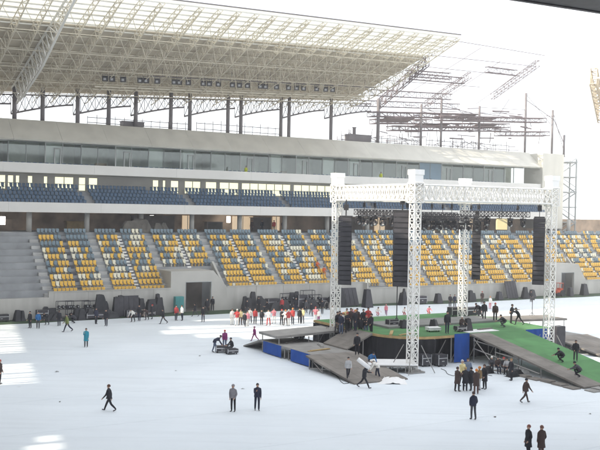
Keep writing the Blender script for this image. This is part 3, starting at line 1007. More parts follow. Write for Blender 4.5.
drape([(0.1, 15.45), (17.9, 15.45)], .02, HD - .25, 'black_drape', M_drape, sg)
drape([(18.0, 15.4), (18.0, 2.1)], .02, HD - .25, 'black_drape', M_drape, sg)
drape([(4.3, 3.9), (13, 3.9)], .02, HD - .25, 'black_drape', M_drape, sg)
drape([(5.9, 1.93), (7.6, 1.93)], .06, HD + .1, 'blue_skirt', M_blue, sg, .025)
drape([(14.1, 1.93), (17.2, 1.93)], .3, HD + .05, 'blue_skirt', M_blue, sg, .025)
b = MB(); b.box((17.25, 1.2, .02), (18.35, 1.95, HD + .25), G); b.build('corner_box', M_black2, sg)
for u in (4.0, 5.8, 7.7, 10, 12.9, 15, 17.8):
    b = MB(); b.tube(G(u, 2.2, 0), G(u, 2.2, HD - .23), .06, 6); b.tube(G(u, 2.2, .15), G(u + 1.2, 2.2, HD - .4), .035, 4); b.build('leg', M_scaff, sg)

# front ramp (right), half boards, half green
rp = thing('stage_ramp', G(10.5, -4, 0), 'long ramp with green carpet and grey boards sloping from the stage to the near right', 'ramp')
def ramp(parent, name, mt, u0, u1, v0, h0, v1, h1, th=.14, lift=0.0, T=None):
    T = T or G
    b = MB()
    b.hexa([T(u0, v0, h0 - th + lift), T(u1, v0, h0 - th + lift), T(u1, v1, h1 - th + lift), T(u0, v1, h1 - th + lift), T(u0, v0, h0 + lift), T(u1, v0, h0 + lift), T(u1, v1, h1 + lift), T(u0, v1, h1 + lift)])
    return b.build(name, mt, parent)
ramp(rp, 'board_lane', M_board, 7.6, 9.7, 1.9, HD + .05, -10.9, .16)
ramp(rp, 'green_lane', M_green, 9.702, 13.9, 1.9, HD + .05, -10.9, .16)
def hr(v): return .16 + (HD - .11) * (v + 10.9) / 12.8
for v in (1.5, -1.2, -3.9, -6.4):
    b = MB()
    for u in (7.75, 10.7, 13.7):
        b.tube(G(u, v, 0), G(u, v, hr(v) - .16), .05, 6)
    b.tube(G(7.75, v, hr(v) - .22), G(13.7, v, hr(v) - .22), .05, 4)
    b.build('trestle', M_scaff, rp)
b = MB()
b.tube(G(7.7, 1.5, hr(1.5) - .3), G(7.7, -1.2, .1), .05, 4); b.tube(G(7.7, 1.4, 1.2), G(7.7, -6.3, .35), .05, 4)
b.tube(G(7.68, 1.5, 1.9), G(7.68, -1.2, 1.75), .05, 4); b.tube(G(7.68, -1.2, 1.3), G(7.68, -3.9, 1.15), .05, 4)
b.build('brace', M_scaff, rp)
b = MB()
for k in range(7): b.box((6.6 + .1 * (k % 3), -10.8 + k * 1.25, .002 + .0), (7.4 + .12 * (k % 2), -9.75 + k * 1.25, .09 + .05 * (k % 3)), G)
o = b.build('timber_offcuts', M_board, None, G(7, -6, 0)); tag(o, 'brown planks and offcuts lying along the foot of the green ramp', 'planks')
b = MB()
for k in range(6): b.box((7.2 + .9 * k, -12.2 + .22 * (k % 3), .002), (8.0 + .9 * k, -11.3 + .2 * (k % 2), .08 + .06 * (k % 3)), G)
o = b.build('timber_offcuts', M_boardl, None, G(9.5, -11.8, 0)); tag(o, 'heap of grey boards on the white cover below the lower end of the ramp', 'planks')

# side platforms (left and right, mirrored)
def side_platform(mir, lab_plat, lab_ramp, lab_walk, lab_path):
    X = (lambda u: u) if not mir else (lambda u: 18 - u)
    def T(u, v, h): return G(X(u), v, h)
    hp = 1.1
    p = thing('side_platform', T(-4.3, 9, 0), lab_plat, 'platform', 'low platforms beside the stage')
    b = MB(); b.box((-6.5, 4.8, hp - .15), (-2.4, 13.9, hp), T); b.build('deck', M_boardl, p)
    ramp(p, 'far_ramp', M_boardl, -6.5, -3.4, 13.902, hp, 17.3, .1, T=T)
    for i, (v0, v1) in enumerate(((9.9, 13.3), (5.0, 8.3))):
        b = MB(); k = 14
        vs = []
        for j in range(k + 1):
            v = v0 + (v1 - v0) * j / k; vs.append(T(-6.53 - .02 * math.sin(j * 2.1), v, .08)); 
        for j in range(k + 1):
            v = v0 + (v1 - v0) * j / k; vs.append(T(-6.53 - .02 * math.sin(j * 2.1 + .5), v, hp - .02))
        b.add(vs, [(j, j + 1, k + 2 + j, k + 1 + j) for j in range(k)], 0, True)
        b.build('blue_skirt', M_blue, p)
    for v in (4.95, 8.9, 9.6, 13.7):
        for u in (-6.35, -2.55):
            b = MB(); b.tube(T(u, v, 0), T(u, v, hp - .151), .05, 6); b.build('leg', M_scaff, p)
    b = MB(); b.box((-6.0, 8.5, .01), (-4.8, 9.7, .5), T); b.build('ballast', M_black2, p)
    r = thing('boarded_ramp', T(-4.6, 1, 0), lab_ramp, 'ramp', 'boarded ramps beside the stage')
    ramp(r, 'board_surface', M_board, -7.1, -2.2, 4.78, hp + .01, -2.4, .09, T=T)
    b = MB()
    for u in (-6.9, -2.5):
        b.tube(T(u, 4.5, 0), T(u, 4.5, hp - .14), .05, 5); b.tube(T(u, 4.4, .1), T(u, 1.5, .45), .04, 4); b.tube(T(u, 2.5, 0), T(u, 2.5, .6), .04, 5)
        b.tube(T(u, 4.4, .9), T(u, 2.5, .08), .04, 4)
    b.build('support', M_scaff, r)
    cwk = thing('raised_walkway', T(-4, 12, 0), lab_walk, 'walkway', 'raised walkways leading off the stage')
    u0 = -6.6 if not mir else -10.5
    b = MB(); b.hexa([T(u0, 10.6, 1.62), T(-.05, 10.6, 1.85), T(-.05, 14.0, 1.85), T(u0, 14.0, 1.62), T(u0, 10.6, 1.82), T(-.05, 10.6, 2.05), T(-.05, 14.0, 2.05), T(u0, 14.0, 1.82)])
    b.build('deck', M_boardl if not mir else M_board, cwk)
    for u in (u0 + .3, u0 / 2, -.4):
        for v in (10.75, 13.85):
            b = MB(); b.tube(T(u, v, 0 if u > -2.3 or u < -6.6 else 1.102), T(u, v, 1.66), .05, 5); b.build('leg', M_scaff, cwk)
    pr_ = thing('sloping_path', T(-1, 7, 0), lab_path, 'ramp', 'sloping paths up to the stage')
    b = MB(); b.hexa([T(-2.6, 5.6, hp + .012), T(-.02, 5.6, HD - .14), T(-.02, 9.4, HD - .14), T(-2.6, 9.4, hp + .012), T(-2.6, 5.6, hp + .12), T(-.02, 5.6, HD + .01), T(-.02, 9.4, HD + .01), T(-2.6, 9.4, hp + .12)])
    b.build('board_surface', M_board, pr_)
    b = MB()
    for v in (5.7, 9.3): b.tube(T(-.9, v, 0), T(-.9, v, 1.82), .05, 5); 
    b.build('support', M_scaff, pr_)
side_platform(False, 'low grey platform with blue skirts left of the stage', 'wide brown boarded ramp running down to the white cover left of the nearest tower',
              'raised grey walkway leading off the left side of the stage', 'brown sloping path from the left platform up to the green stage')
side_platform(True, 'low platform with a blue skirt behind the green ramp, right of the stage', 'boarded ramp at the right edge behind the green ramp',
              'thin sunlit walkway leading off the right side of the stage', 'sloping path from the right platform up to the stage')

# stage roof on four towers
TW = [(0, 0), (15, 0), (15, 11.65), (0, 11.65)]
sr = thing('truss_stage_roof', G(7.5, 5.8, 0), 'white box truss roof frame standing on four lattice towers over the stage', 'truss roof')
for i, (u, v) in enumerate(TW):
    b = MB()
    b.lattice(G(u, v, .25), G(u, v, 15.1), .64, .64, .75, .05, .03, up=(dV.x, dV.y, 0), both=True)
    o = b.build('tower', M_truss, sr)
    c = MB()
    zz = [(.42, 15.1), (.42, 15.8), (.48, 15.83), (.48, 16.25)]
    for (r0, z0), (r1, z1) in zip(zz, zz[1:]):
        if z1 - z0 > .01:
            c.hexa([G(u - r0, v - r0, z0), G(u + r0, v - r0, z0), G(u + r0, v + r0, z0), G(u - r0, v + r0, z0), G(u - r1, v - r1, z1), G(u + r1, v - r1, z1), G(u + r1, v + r1, z1), G(u - r1, v + r1, z1)])
    c.build('tower_head', M_wrap, o)
    c = MB(); c.box((u - .75, v - .75, .02), (u + .75, v + .75, .12), G)
    c.box((u - .5, v - .5, .121), (u + .5, v + .5, .25), G)
    for a in ((-1, -1), (1, -1), (1, 1), (-1, 1)): c.tube(G(u + a[0] * .5, v + a[1] * .5, 2.2), G(u + a[0] * 1.3, v + a[1] * 1.3, .05), .035, 5)
    c.build('tower_base', M_scaff, o)
    c = MB(); c.lattice(G(u, v, 13.6), G(u, v, 15.2), .9, .9, .5, .06, .04, up=(dV.x, dV.y, 0), both=True)
    c.build('sleeve_block', M_truss, o)
def beam(a, c, wrap, name='roof_beam'):
    p = Vector(G(a[0], a[1], 14.42)); q = Vector(G(c[0], c[1], 14.42)); d = (q - p).normalized(); p = p + d * .48; q = q - d * .48
    b = MB(); b.lattice(p, q, .95, 1.25, .62, .075, .05, both=True)
    o = b.build(name, M_truss, sr)
    if wrap:
        sd_ = d.cross(Vector((0, 0, 1))).normalized()
        b = MB()
        for sg_ in ((1,) if wrap == 2 else (-1, 1)):
            k = 26; vs = []
            for j in range(k + 1):
                c0 = p.lerp(q, j / k) + sd_ * sg_ * (.53 + .02 * math.sin(j * 1.9))
                vs += [c0 + Vector((0, 0, -.62 + .03 * math.sin(j * 1.3))), c0 + Vector((0, 0, .64))]
            b.add(vs, [(2 * j, 2 * j + 2, 2 * j + 3, 2 * j + 1) for j in range(k)], 0, True)
        b.build('fabric_wrap', M_wrap, o)
beam(TW[0], TW[3], 2); beam(TW[0], TW[1], False); beam(TW[1], TW[2], True); beam(TW[3], TW[2], True)
for u in (5, 10): beam((u, -.0), (u, 11.65), False, 'cross_beam')

# hung lighting trusses and lamps
def light_truss(a, c, h, label):
    p = Vector(G(a[0], a[1], h)); q = Vector(G(c[0], c[1], h))
    t = thing('lighting_truss', (p + q) / 2, label, 'lighting truss', 'black lighting trusses under the stage roof')
    b = MB(); b.lattice(p, q, .4, .45, .5, .035, .022, both=True); b.build('truss', M_black2, t)
    for k in (.15, .85):
        r = p.lerp(q, k); b = MB(); b.tube(r + Vector((0, 0, .22)), (r.x, r.y, 13.78), .025, 4); b.tube((r.x, r.y, 13.2), (r.x, r.y, 13.6), .12, 6); b.build('chain_hoist', M_black, t)
    return p, q
L1 = light_truss((1.2, 1.3), (1.2, 10.4), 12.75, 'black lighting truss hung beneath the left wrapped beam')
L2 = light_truss((2, 11.0), (13.4, 11.0), 12.6, 'black lighting truss hung along the rear beam')
L5 = light_truss((2.0, 4.6), (8.5, 4.6), 12.5, 'black lighting truss hung across the front left of the stage roof')
L3 = light_truss((6.0, 7.0), (14.0, 7.0), 12.3, 'black lighting truss hung across the middle of the stage roof')
L4 = light_truss((13.6, 1.4), (13.6, 10.4), 12.8, 'black lighting truss hung beneath the right beam')
lamp0 = None
def moving_light(p, label, grp):
    global lamp0
    p = Vector(p)
    if lamp0 is None:
        t = thing('stage_light', p, label, 'stage light', grp)
        b = MB(); b.box((p.x - .2, p.y - .2, p.z - .28), (p.x + .2, p.y + .2, p.z - .08)); b.tube(p + Vector((0, 0, -.08)), p + Vector((0, 0, .06)), .05, 5); b.build('base', M_black, t)
        b = MB()
        for q in (-.24, .24): b.box((p.x + q - .03, p.y - .07, p.z - .72), (p.x + q + .03, p.y + .07, p.z - .33))
        b.box((p.x - .27, p.y - .07, p.z - .33), (p.x + .27, p.y + .07, p.z - .282))
        b.build('yoke', M_black, t)
        b = MB(); b.lathe(p + Vector((0, .05, -.62)), [(.12, -.2), (.19, -.1), (.19, .15), (.15, .25)], 9, axis=(0, -.75, -.65)); b.build('lamp_head', M_black2, t)
        b = MB(); b.lathe(p + Vector((0, .05, -.62)), [(.13, .252), (.02, .275)], 9, axis=(0, -.75, -.65)); b.build('lens', M_lens, t)
        lamp0 = t
        return t
    return dup(lamp0, p, label, grp)
for (P, Q, nn, lab) in ((L1[0], L1[1], 7, 'black moving stage light on the truss beneath the left wrapped beam'), (L2[0], L2[1], 11, 'black moving stage light on the truss along the rear beam'),
                        (L5[0], L5[1], 6, 'black moving stage light on the truss across the front left of the stage roof'), (L3[0], L3[1], 9, 'black moving stage light on the truss across the middle of the stage roof'), (L4[0], L4[1], 6, 'black moving stage light on the truss beneath the right beam')):
    for k in range(nn):
        t = moving_light(P.lerp(Q, (k + .5) / nn + random.uniform(-.02, .02)) + Vector((0, 0, -.28)), lab, 'stage lights hung under the truss roof')
        t.rotation_euler = (0, 0, random.uniform(-.8, .8))
# a cream blinder box near the right array
p = Vector(G(12.4, 3.5, 11.9))
t = thing('blinder_lamp', p, 'cream coloured lamp box hanging beside the right speaker array', 'lamp')
b = MB(); b.box((p.x - .45, p.y - .3, p.z - .5), (p.x + .45, p.y + .3, p.z + .5)); b.build('lamp_box', mat('cream_paint', (.70, .60, .36), .5, .05, 2), t)
b = MB(); b.tube(p + Vector((0, 0, .5)), p + Vector((0, 0, 1.9)), .03, 4); b.build('hanger', M_black, t)

def line_array(px, y0, y1, Y, wpx, label, curve):
    d = ray(px, y0); k = Y / d.y; top = Vector((0, 0, CAMH)) + d * k
    d2 = ray(px, y1); bot = Vector((0, 0, CAMH)) + d2 * (Y / d2.y)
    wd = wpx / FPX * Y
    t = thing('line_array', (top.x, top.y, top.z), label, 'speaker array', 'hanging speaker arrays')
    n = 14; hh = (top.z - bot.z) / n
    fx = Vector((-.25, -.97, 0)); sx = Vector((fx.y, -fx.x, 0)) * -1
    for i in range(n):
        tt = i / (n - 1); back = curve * tt ** 2
        c = Vector((top.x, top.y, top.z - hh * i)) - fx * back
        lo = .06 * (i / n)
        b = MB()
        def T(x, y, z, c=c): return tuple(c + sx * x + fx * y + Vector((0, 0, z)))
        w2 = wd / 2
        p = [T(-w2 * .8, -.35, -hh + .012), T(w2 * .8, -.35, -hh + .012), T(w2, .35 - lo, -hh + .012), T(-w2, .35 - lo, -hh + .012), T(-w2 * .8, -.35, -.01), T(w2 * .8, -.35, -.01), T(w2, .35, -.01), T(-w2, .35, -.01)]
        b.hexa(p)
        o = b.build('speaker_cabinet', M_black, t)
        g = MB(); g.box((-w2 * .92, .352, -hh + .06), (w2 * .92, .37, -.06), T); g.build('grille', M_black2, o)
    b = MB()
    def T0(x, y, z): return tuple(Vector((top.x, top.y, top.z)) + sx * x + fx * y + Vector((0, 0, z)))
    b.box((-wd * .45, -.3, .002), (wd * .45, .3, .12), T0)
    for q in (-.2, .2): b.tube(T0(0, q, .12), T0(0, q * .3, 13.85 - top.z), .03, 4)
    b.box((-.18, -.18, .6), (.18, .18, 1.1), T0)
    b.build('flying_frame', M_black, t)
line_array(346, 217, 285, 79.5, 13.5, 'leftmost tall black speaker array beside the far left tower', .25)
line_array(402.5, 212, 287, 73.2, 17, 'widest black speaker array hanging left of the nearest tower', .3)
line_array(477, 222, 280, 87.5, 8.5, 'slim curved black speaker array hanging right of the rear tower', .6)
line_array(539.5, 218, 285, 78.6, 11.5, 'black speaker array hanging left of the right tower', .3)

# small things on and round the stage
def light_stand(px, py, h0, top, label):
    p = gp(px, py, h0)
    d = ray(px, top); zt = CAMH + d.z * p.y / d.y
    t = thing('light_stand', p, label, 'stand')
    b = MB(); b.tube(p + Vector((0, 0, .15)), (p.x, p.y, zt), .05, 6); b.build('mast', M_black2, t)
    for k in range(3):
        a = k * 2.1 + .4; b = MB(); b.tube(p + Vector((0, 0, .7)), p + Vector((.6 * math.cos(a), .6 * math.sin(a), 0.02)), .03, 4); b.build('leg', M_black2, t)
    b = MB(); b.box((p.x - .25, p.y - .15, zt), (p.x + .25, p.y + .15, zt + .3)); b.build('lamp', M_black, t)
light_stand(396.5, 325, HD, 286, 'tall black lighting mast on the green stage left of the nearest tower')
light_stand(532, 318, 0, 300, 'thin dark mast on the sunlit cover right of the stage')

c0 = gp(392, 371.5); 
t = thing('white_trestle_table', c0, 'low white topped platform on legs beside the foot of the nearest tower', 'platform')
def TT(x, y, z): a = R(4); return (c0.x + x * math.cos(a) - y * math.sin(a), c0.y + x * math.sin(a) + y * math.cos(a), z)
b = MB(); b.box((-2.0, -.9, .62), (1.95, 1.8, .70), TT); b.build('top', M_tarp, t)
b = MB(); b.box((-1.95, -.85, .5), (1.90, 1.75, .618), TT); b.build('frame', M_boardl, t)
for x in [-1.6 + .64 * k for k in range(6)]:
    for y in (-.7, 1.45): b = MB(); b.tube(TT(x, y, 0), TT(x, y, .5), .045, 5); b.build('leg', M_scaff, t)
def tarp_heap(px, py, sx_, sy_, hh, label, seed):
    rr = random.Random(seed); p = gp(px, py); b = MB(); n = 14; vs = []; fs = []
    for j in range(n + 1):
        for i in range(n + 1):
            x = (i / n - .5) * 2; y = (j / n - .5) * 2
            rad = math.hypot(x, y)
            e = max(0, 1 - rad ** 2 * (.8 + .3 * math.sin(3 * math.atan2(y, x) + seed)))
            vs.append((p.x + x * sx_, p.y + y * sy_, .006 + hh * e * (.5 + .7 * rr.random())))
    for j in range(n):
        for i in range(n): fs.append((j * (n + 1) + i, j * (n + 1) + i + 1, (j + 1) * (n + 1) + i + 1, (j + 1) * (n + 1) + i))
    b.add(vs, fs, 0, True)
    o = b.build('crumpled_sheet', M_tarp, None, p); tag(o, label, 'sheet')
tarp_heap(391, 381, 1.1, 1.3, .25, 'crumpled white sheet on the ground in front of the white topped platform', 3)
tarp_heap(521, 372, .6, .8, .4, 'small white bundle lying under the green ramp', 5)
p = gp(441, 368)

# ------------------------------------------------------------------ equipment along the wall
def FT(c, a):
    ca, sa = math.cos(a), math.sin(a)
    return lambda x, y, z: (c.x + x * ca - y * sa, c.y + x * sa + y * ca, c.z + z)
def flight_case(c, label, L=1.2, D=.7, H=.9, a=None, wheels=True, grp='black flight cases along the pitch wall', m=None):
    a = A if a is None else a; T = FT(c, a); m = m or M_black2
    t = thing('flight_case', c, label, 'flight case', grp)
    z0 = .14
    b = MB(); b.box((-L / 2, -D / 2, z0), (L / 2, D / 2, H * .7), T); b.build('case_body', m, t)
    b = MB(); b.box((-L / 2, -D / 2, H * .7 + .012), (L / 2, D / 2, H), T); b.build('lid', m, t)
    b = MB()
    for x in (-1, 1):
        for y in (-1, 1): b.box((x * L / 2 - .025, y * D / 2 - .025, z0 + .01), (x * L / 2 + .025, y * D / 2 + .025, H + .012), T)
    b.box((-L / 2 + .026, -D / 2 - .014, H * .7 - .03), (L / 2 - .026, -D / 2 - .003, H * .7 + .04), T)
    b.build('edge_trim', M_alu, t)
    for x in (-.38, .38):
        for y in (-.34, .34): b = MB(); b.tube(T(x * L - .03, y * D, .07), T(x * L + .03, y * D, .07), .07, 8); b.build('wheel', M_black, t)
    b = MB(); b.box((-.12, -D / 2 - .04, H * .42), (.12, -D / 2 - .003, H * .5), T); b.build('handle', M_alu, t)
def wedge_speaker(c, label, L=.9, D=.8, H=1.8, a=None, grp='black speakers standing along the pitch wall'):
    a = A if a is None else a; T = FT(c, a)
    t = thing('floor_speaker', c, label, 'speaker', grp)
    b = MB(); b.hexa([T(-L / 2, -D / 2, .02), T(L / 2, -D / 2, .02), T(L / 2, D / 2, .02), T(-L / 2, D / 2, .02), T(-L * .26, -D * .2, H), T(L * .26, -D * .2, H), T(L * .26, D * .4, H), T(-L * .26, D * .4, H)]); b.build('cabinet', M_black, t)
    b = MB(); b.hexa([T(-L * .44, -D / 2 - .005, .1), T(L * .44, -D / 2 - .005, .1), T(L * .44, -D / 2 + .01, .1), T(-L * .44, -D / 2 + .01, .1), T(-L * .24, -D * .22 - .02, H * .93), T(L * .24, -D * .22 - .02, H * .93), T(L * .24, -D * .2, H * .93), T(-L * .24, -D * .2, H * .93)]); b.build('grille', M_black2, t)
    b = MB(); b.box((-.12, -.02, H + .001), (.12, .04, H + .06), T); b.build('handle', M_black2, t)
def lamp_rack(c, label, L=2.2, H=1.5, a=None, grp='racks of stage lamps along the pitch wall'):
    a = A if a is None else a; T = FT(c, a)
    t = thing('lamp_rack', c, label, 'lamp rack', grp)
    b = MB()
    for x in (-L / 2, L / 2):
        for y in (-.35, .35): b.tube(T(x, y, 0.02), T(x, y, H), .035, 5)
    for z in (.2, H * .55, H):
        for y in (-.35, .35): b.tube(T(-L / 2, y, z), T(L / 2, y, z), .03, 5)
        for x in (-L / 2, L / 2): b.tube(T(x, -.35, z), T(x, .35, z), .03, 5)
    b.build('rack_frame', M_black2, t)
    n = int(L / .45)
    for z in (.22, H * .55 + .02):
        for k in range(n):
            if random.random() < .2: continue
            x = -L / 2 + (k + .5) * L / n; b = MB()
            b.lathe(T(x, 0, z + .24), [(.08, -.28), (.19, -.15), (.19, .22), (.15, .3)], 8, axis=(-math.sin(a) * -1, -math.cos(a), 0)); o = b.build('stored_lamp', M_black, t)
            b = MB(); b.lathe(T(x, 0, z + .24), [(.09, .302), (.03, .32)], 8, axis=(-math.sin(a) * -1, -math.cos(a), 0)); b.build('lens', M_lens, o)
def dark_screen(c, label, L=2.0, H=2.1, a=None, tilt=.25, grp='dark panels leaning by the pitch wall'):
    a = A if a is None else a; T = FT(c, a)
    t = thing('leaning_panel', c, label, 'panel', grp)
    b = MB(); b.hexa([T(-L / 2, -.2, .1), T(L / 2, -.2, .1), T(L / 2, -.1, .1), T(-L / 2, -.1, .1), T(-L / 2, tilt - .2, H), T(L / 2, tilt - .2, H), T(L / 2, tilt - .1, H), T(-L / 2, tilt - .1, H)]); b.build('panel', M_black2, t)
    b = MB()
    for x in (-L / 2 + .1, L / 2 - .1): b.tube(T(x, tilt - .1, H * .9), T(x, .9, .03), .04, 5); b.tube(T(x, -.15, .03), T(x, .9, .03), .04, 5)
    b.build('prop', M_scaff, t)
    b = MB()
    for k in range(1, 4):
        x = -L / 2 + L * k / 4; b.hexa([T(x - .02, -.23, .12), T(x + .02, -.23, .12), T(x + .02, -.205, .12), T(x - .02, -.205, .12), T(x - .02, tilt - .23, H - .02), T(x + .02, tilt - .23, H - .02), T(x + .02, tilt - .205, H - .02), T(x - .02, tilt - .205, H - .02)])
    b.build('panel_rib', M_black, t)
def covered_heap(c, label, L=1.6, D=1.0, H=1.2, seed=1, m=None):
    rr = random.Random(seed); T = FT(c, A + rr.uniform(-.3, .3))
    bumps = [(rr.uniform(-.6, .6), rr.uniform(-.5, .5), rr.uniform(.25, .5), rr.uniform(.45, 1)) for _ in range(5)]
    n = 16; vs = []; fs = []
    for j in range(n + 1):
        for i in range(n + 1):
            x = (i / n - .5) * 2; y = (j / n - .5) * 2; z = 0
            for bx, by, br, bh in bumps:
                d = max(abs(x - bx), abs(y - by) * .8) / br
                z = max(z, bh * max(0, min(1, 1.9 - 1.25 * d)))
            z *= max(0, min(1, (1 - max(abs(x), abs(y))) * 6))
            vs.append(T(x * L / 2, y * D / 2, .012 + z * H + (.05 * rr.random() if z > .05 else 0)))
    for j in range(n):
        for i in range(n): fs.append((j * (n + 1) + i, j * (n + 1) + i + 1, (j + 1) * (n + 1) + i + 1, (j + 1) * (n + 1) + i))
    b = MB(); b.add(vs, fs, 0, False)
    o = b.build('covered_heap', m or M_black, None, c); tag(o, label, 'covered heap', 'dark covered heaps of equipment along the pitch wall')
def cable_drum(c, label, r=.5):
    T = FT(c, A + .5); t = thing('cable_drum', c, label, 'cable drum')
    for y in (-.3, .3):
        b = MB(); b.tube(T(0, y - .03, r), T(0, y + .03, r), r, 14); b.build('flange', M_board, t)
    b = MB(); b.tube(T(0, -.268, r), T(0, .268, r), r * .75, 14); b.build('cable_coil', M_cable, t)

def wp(px, m): s = s_at(px, m); return Vector(F(s, m, 0))
flight_case(wp(2, -1.2), 'black flight case at the left edge by the bare terrace wall', 1.6, .8, .8)
covered_heap(wp(20, -1.3), 'small dark covered heap by the bare terrace wall at far left', 1.3, 0.9, 1.2, 2)
flight_case(wp(43, -1.6), 'black flight case between the bare terrace wall and the first lamp rack', 1.2, .8, 1.15)
covered_heap(wp(50, -1.2), 'squat dark covered heap left of the lamp racks', 2.0, 1.2, 1.5, 3)
lamp_rack(wp(66, -1.4), 'left lamp rack in front of the wall under the leftmost seats', 1.8, 2.0)
lamp_rack(wp(79, -1.6), 'wide middle lamp rack with pale lenses against the left wall', 2.6, 2.0)
lamp_rack(wp(91, -1.2), 'right lamp rack next to the tall pointed heap', 1.6, 1.9)
covered_heap(wp(104, -1.7), 'tall pointed dark covered heap right of the lamp racks', 2.0, 1.2, 2.9, 4)
flight_case(wp(97, -2.8), 'long low black flight case in front of the tall pointed heap', 2.2, .7, .7)
wedge_speaker(wp(117.5, -1.8), 'narrow black speaker left of the big dark panel', .9, .8, 2.3)
wedge_speaker(wp(122, -1.3), 'narrow black speaker half hidden by the big dark panel', .9, .8, 2.4)
dark_screen(wp(130, -1.8), 'big dark panel on props before the left wall', 2.4, 2.4)
covered_heap(wp(140, -1.5), 'narrow dark covered heap right of the big dark panel', 1.5, 1.1, 2.3, 6)
flight_case(wp(134, -3.0), 'black flight case with white cloth colours in front of the big dark panel', 1.6, .8, .85)
flight_case(wp(148, -2.2), 'low black flight case between the dark panel and the humped heap', 1.8, .8, .5)
covered_heap(wp(155, -1.6), 'humped dark covered heap left of the tunnel', 2.4, 1.3, 2.1, 5)
wedge_speaker(wp(159, -1.0), 'tall slim black speaker next to the tunnel corner', .7, .7, 2.4)
covered_heap(wp(250, -1.4), 'broad dark covered heap right of the tunnel shoulder', 2.2, 1.4, 2.3, 7)
covered_heap(wp(265, -1.2), 'large dark covered heap below the middle aisle', 2.6, 1.4, 2.0, 8)
flight_case(wp(274, -1.4), 'long black flight case beside the large one below the middle seats', 1.7, 1.0, 1.35)
lamp_rack(wp(289, -1.2), 'lamp rack behind the red jacketed performers', 1.9, 1.9)
covered_heap(wp(296, -1.0), 'tall dark covered heap right of the middle lamp rack', 1.7, 1.2, 2.5, 9)
flight_case(wp(303, -1.6), 'tall black flight case left of the twin lamp racks', 1.4, .9, 1.7)
lamp_rack(wp(309, -1.1), 'high lamp rack with shelves near the far left tower', 1.8, 2.2)
lamp_rack(wp(317, -1.3), 'lower lamp rack near the far left tower', 1.4, 1.6)
flight_case(wp(326, -1.6), 'black flight case just left of the far left tower', 1.2, .9, 1.2)
covered_heap(wp(341, -2.2), 'dark covered heap behind the crowd at the far left tower', 3.0, 1.6, 2.5, 10)
dark_screen(wp(352, -2.4), 'purple black panel leaning right of the far left tower', 2.6, 2.4, tilt=.9)
wedge_speaker(wp(369, -4.4), 'tall rounded black speaker behind the left edge of the green stage', 1.3, 1.0, 2.4)
covered_heap(wp(404, -3.5), 'dark covered heap behind the stage left of the nearest tower', 1.7, 1.2, 2.2, 11)
flight_case(wp(422, -3.4), 'black flight case behind the stage between nearest and rear tower', 1.6, .9, 1.1)
wedge_speaker(wp(440, -3.6), 'black speaker behind the stage left of the rear tower', 1.1, .9, 1.35)
covered_heap(wp(472, -3.4), 'dark covered heap just right of the rear tower by the wall', 1.6, 1.1, 1.9, 12)
wedge_speaker(wp(501, -3.2), 'small black speaker left of the big dark trapezoid panel', 1.0, .8, 1.2)
dark_screen(wp(514, -2.6), 'big dark trapezoid panel leaning on the right wall', 2.2, 2.6, tilt=.8)
covered_heap(wp(527, -3.0), 'dark covered heap right of the big dark trapezoid panel', 1.5, 1.1, 1.9, 13)
wedge_speaker(wp(534, -2.4), 'black speaker left of the right tunnel', 1.0, .8, 1.2)
wedge_speaker(wp(572, -3.0), 'black speaker in front of the right tunnel', .9, .8, 1.35)
wedge_speaker(wp(586, -2.6), 'tall black speaker at the right edge past the tunnel', 1.3, .9, 1.8)
covered_heap(wp(56, -2.4), 'low dark covered heap before the left lamp rack', 2.0, 1.0, 1.2, 14)
covered_heap(wp(85, -2.7), 'low dark covered heap before the wide middle lamp rack', 2.6, 1.0, 1.3, 15)
covered_heap(wp(112, -2.4), 'low dark covered heap left of the narrow black speakers', 2.0, 1.2, 1.1, 16)
covered_heap(wp(280, -2.4), 'low dark covered heap behind the performers with red hats', 2.8, 1.2, 1.3, 17)
covered_heap(wp(312, -2.6), 'low dark covered heap before the twin lamp racks', 2.4, 1.2, 1.6, 18)
covered_heap(wp(334, -2.2), 'dark covered heap at the wall just left of the far left tower', 2.0, 1.2, 2.0, 19)
M_grime = mat('grey_brown_sheet', (.10, .092, .080), .9, .3, 1.2)
covered_heap(Vector(F(s_at(138, MT + .8), MT + .8, HT)), 'large grey brown covered heap on the concourse edge above the tunnel stairs', 5.2, 1.8, 1.9, 41, M_grime)
covered_heap(Vector(F(s_at(163, MT + 1), MT + 1, HT)), 'second grey brown covered heap on the concourse edge, nearer the tunnel', 3.4, 1.6, 1.4, 42, M_grime)
cable_drum(wp(145, -3.2), 'wooden cable drum on the turf near the humped heap', .45)
cable_drum(wp(330, -4.4), 'wooden cable drum on the cover near the far left tower', .5)
# teal doors leaning by the tunnel, and a red machine inside the right tunnel
t = thing('teal_cabinet', wp(180, -.9), 'teal cabinet standing against the wall left of the tunnel opening', 'cabinet')
T = FT(wp(180, -.9), A)
b = MB(); b.box((-.55, -.3, .05), (.55, .3, 2.0), T); b.build('cabinet_body', M_teal, t)
b = MB(); b.box((-.52, -.33, .1), (-.01, -.302, 1.95), T); b.box((.01, -.33, .1), (.52, -.302, 1.95), T); b.build('door', M_teal, t)
c = wp(560, -2.2); T = FT(c, A)
t = thing('small_tractor', c, 'orange red small tractor parked in the mouth of the right tunnel', 'tractor')
b = MB(); b.box((-.6, -.45, .45), (.5, .45, 1.0), T); b.box((.1, -.4, 1.0), (.55, .4, 1.25), T); b.hexa([T(-.7, -.4, .5), T(-.6, -.4, .5), T(-.6, .4, .5), T(-.7, .4, .5), T(-.68, -.35, .9), T(-.6, -.38, .98), T(-.6, .38, .98), T(-.68, .35, .9)]); b.build('body', M_red, t)
for (x, r) in ((-.45, .32), (.4, .5)):
    for y in (-.52, .52): b = MB(); b.tube(T(x, y - .1, r), T(x, y + .1, r), r, 12); b.build('wheel', M_black, t)
b = MB()
